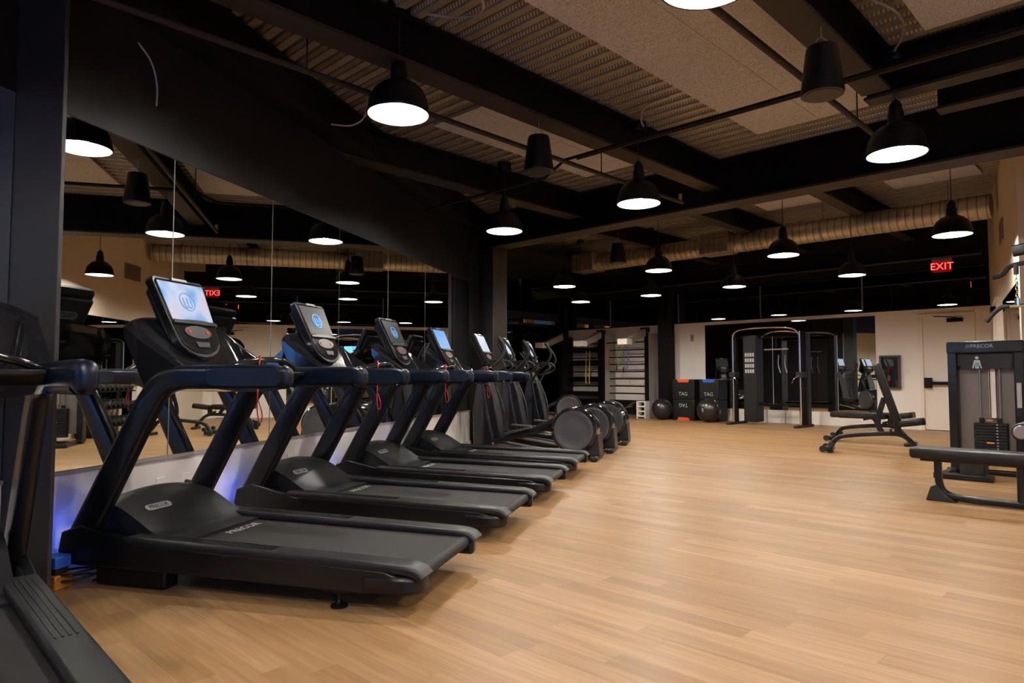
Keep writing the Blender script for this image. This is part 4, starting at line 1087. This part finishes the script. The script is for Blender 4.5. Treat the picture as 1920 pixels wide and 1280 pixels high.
MB().bx(.36, .42, -.01, .0, .6, 1.16).build('pale_strip', 'white', t)
for x in (.28, .46): MB().cyl((x, -.02, .12), (x, -.02, 1.2), .011, 10).build('guide_rod', 'silver', t)
MB().cyl((.37, -.02, .6), (.37, -.02, 1.2), .005, 6).build('cable', 'cord', t)
for i in range(14):
    MB().bx(.22, .52, -.075, .015, .1+i*.032, .128+i*.032).build('weight_plate', 'boxskin', t, .003)
nb = MB()
for i in range(14): nb.bx(.425, .44, -.078, -.074, .108+i*.032, .12+i*.032)
nb.build('plate_numbers', 'print', t)
MB().bx(.27, .31, -.06, .0, .55, .6).build('plate_cap', 'satin', t, .004); MB().bx(.43, .47, -.06, .0, .55, .6).build('plate_cap', 'satin', t, .004)
MB().bx(.34, .40, -.09, -.03, .565, .585).build('selector_head', 'brasscopper', t, .003)
MB().cyl((.34, -.1, .335), (.41, -.1, .335), .01, 8).build('selector_pin', 'brasscopper', t)
MB().bx(-.03, W_+.02, -.14, -.04, 0, .05).build('base_bar', 'satin', t, .01)
MB().bx(.02, .1, -.75, .02, .0, .06).build('base_bar', 'satin', t, .01)
MB().bx(-.02, .5, -.78, -.68, 0.0, .06).build('base_foot', 'satin', t, .01)
MB().bx(.2, .42, -.72, -.5, .05, .22).build('pulley_box', 'boxskin', t, .01)
MB().bx(.62, .66, -.12, -.11, .72, .98).build('warning_label', 'print', t)
# lat pulldown / row machine
t = thing('pulldown_machine', 'pulldown machine with long black bench, foam rollers and hanging bar, cropped by the right edge', 'weight machine', G(-1.52, 6.70), AG)
rpad(MB(), (.33, 0, .40), (.98, .30, .085)).build('bench_pad', 'leather', t)
MB().bx(-.08, .76, -.1, .1, .335, .358).build('pad_plate', 'satin', t, .004)
MB().tube(smooth_path([(.03, 0, .34), (.03, 0, .17), (.06, 0, .07), (.16, 0, .035), (.5, 0, .035), (1.7, 0, .035)], 2), 0, sec=rrect(.07, .055, .018), side=(0,1,0)).build('base_tube', 'satin', t)
MB().tube([(.6, 0, .05), (.6, 0, .34)], 0, sec=rrect(.07, .055, .018), side=(0,1,0)).build('bench_leg', 'satin', t)
MB().prism([(-.06, 0), (.17, 0), (.1, .05), (.03, .14), (-.02, .12)], -.05, .05).build('rubber_foot', 'rubber', t, .01)
MB().bx(1.2, 1.34, -.06, .06, 0, 2.1).build('tower_post', 'satin', t, .012)
MB().tube(smooth_path([(1.27, 0, 2.08), (.95, 0, 2.1), (.6, 0, 2.05)], 1), 0, sec=rrect(.07, .09, .02), side=(0,1,0)).build('overhead_arm', 'satin', t)
MB().bx(1.1, 1.2, -.04, .04, .5, .58).build('roller_bracket', 'satin', t)
MB().tube([(1.15, 0, .54), (.9, 0, .62), (.645, 0, .62)], 0, sec=rrect(.05, .05, .012), side=(0,1,0)).build('roller_arm', 'satin', t)
MB().cyl((.645, -.26, .62), (.645, .26, .62), .018, 12).build('roller_shaft', 'chrome', t)
for y0, y1 in ((-.235, -.13), (-.12, -.03), (.03, .22)):
    MB().lathe([(.03, y0), (.066, y0+.008), (.072, y0+.03), (.072, y1-.03), (.066, y1-.008), (.03, y1)], (.645, 0, .62), 'y', 28).build('foam_roller', 'leather', t)
MB().lathe([(1e-4, -.262), (.045, -.26), (.055, -.245), (.055, -.236), (1e-4, -.236)], (.645, 0, .62), 'y', 24).build('roller_cap', 'silver', t)
# pulley bracket, chain, bar
br = smooth_path([(.46, -.02, 1.85), (.53, -.02, 1.86), (.57, -.02, 1.93), (.66, -.02, 1.95), (.8, -.02, 1.94), (.95, -.02, 2.07)], 2)
MB().tube(br, 0, sec=rrect(.02, .035, .006), side=(0,1,0)).build('pulley_bracket', 'steel', t)
ch = MB()
for i in range(7):
    z = 1.67 + i*.028
    ring = [Vector((.62 + (.009*math.cos(2*PI*k/10) if i % 2 else 0), -.02 + (0 if i % 2 else .009*math.cos(2*PI*k/10)), z+.02*math.sin(2*PI*k/10))) for k in range(10)]
    ch.tube(ring, .003, 5, close=True)
ch.build('chain', 'chrome', t)
MB().cyl((.62, -.02, 1.86), (.62, -.02, 1.94), .018, 10).build('stopper', 'rubber', t)
MB().cyl((.62, -.02, 1.61), (.62, -.02, 1.67), .02, 10).build('swivel', 'chrome', t)
MB().tube([(.55, -.02, 1.61), (1.1, -.02, 1.61)], .014, 10).build('pull_bar', 'chrome', t)
MB().tube(smooth_path([(.57, -.02, 1.61), (.52, -.02, 1.61), (.47, -.025, 1.57), (.41, -.03, 1.49)], 2), .018, 10).build('bar_grip', 'rubber', t)
MB().tube(smooth_path([(1.06, -.02, 1.61), (1.11, -.02, 1.61), (1.16, -.025, 1.57), (1.22, -.03, 1.49)], 2), .018, 10).build('bar_grip', 'rubber', t)

# ------------------------------------------------------------ dumbbell rack (seen in the mirror)
t = thing('dumbbell_rack', 'three tier black dumbbell rack along the beige side wall', 'rack', RW(.32, 4.7), AR)
for y in (-.75, .75): MB().prism([(-.25, 0), (.25, 0), (.25, .06), (-.02, .1), (-.2, .85), (-.26, .85)], y-.03, y+.03).build('side_frame', 'steel', t, .006)
zs = [(.06, .2), (-.03, .5), (-.14, .8)]
for x, z in zs: MB().box((x, 0, z), (.26, 1.5, .02), rot=Matrix.Rotation(R(12), 3, 'Y')).build('shelf', 'steel', t, .003)
dq = thing('dumbbell', '', 'dumbbell', (0,0,0), 0, 'dumbbells on the rack')
MB().cyl((-.06, 0, 0), (.06, 0, 0), .015, 10).build('handle', 'chrome', dq)
for s in (-1, 1): MB().lathe([(1e-4, s*.055), (.05, s*.055), (.055, s*.065), (.055, s*.12), (.05, s*.13), (1e-4, s*.13)], (0, 0, 0), 'x', 6).build('hex_head', 'rubber', dq)
snapshot(); k = 0
names = ('bottom', 'middle', 'top')
for j, (x, z) in enumerate(zs):
    for i in range(9):
        o = dq if k == 0 else copy_tree(dq)
        k += 1
        o.location = RW(.32+x, 4.7-.62+i*.155, z+.068); o.rotation_euler = (0, R(12), AR)
        o['label'] = 'black hexagonal dumbbell lying on the %s shelf of the rack' % names[j]; o['group'] = 'dumbbells on the %s shelf' % names[j]
print('OBJECTS', len(bpy.data.objects))
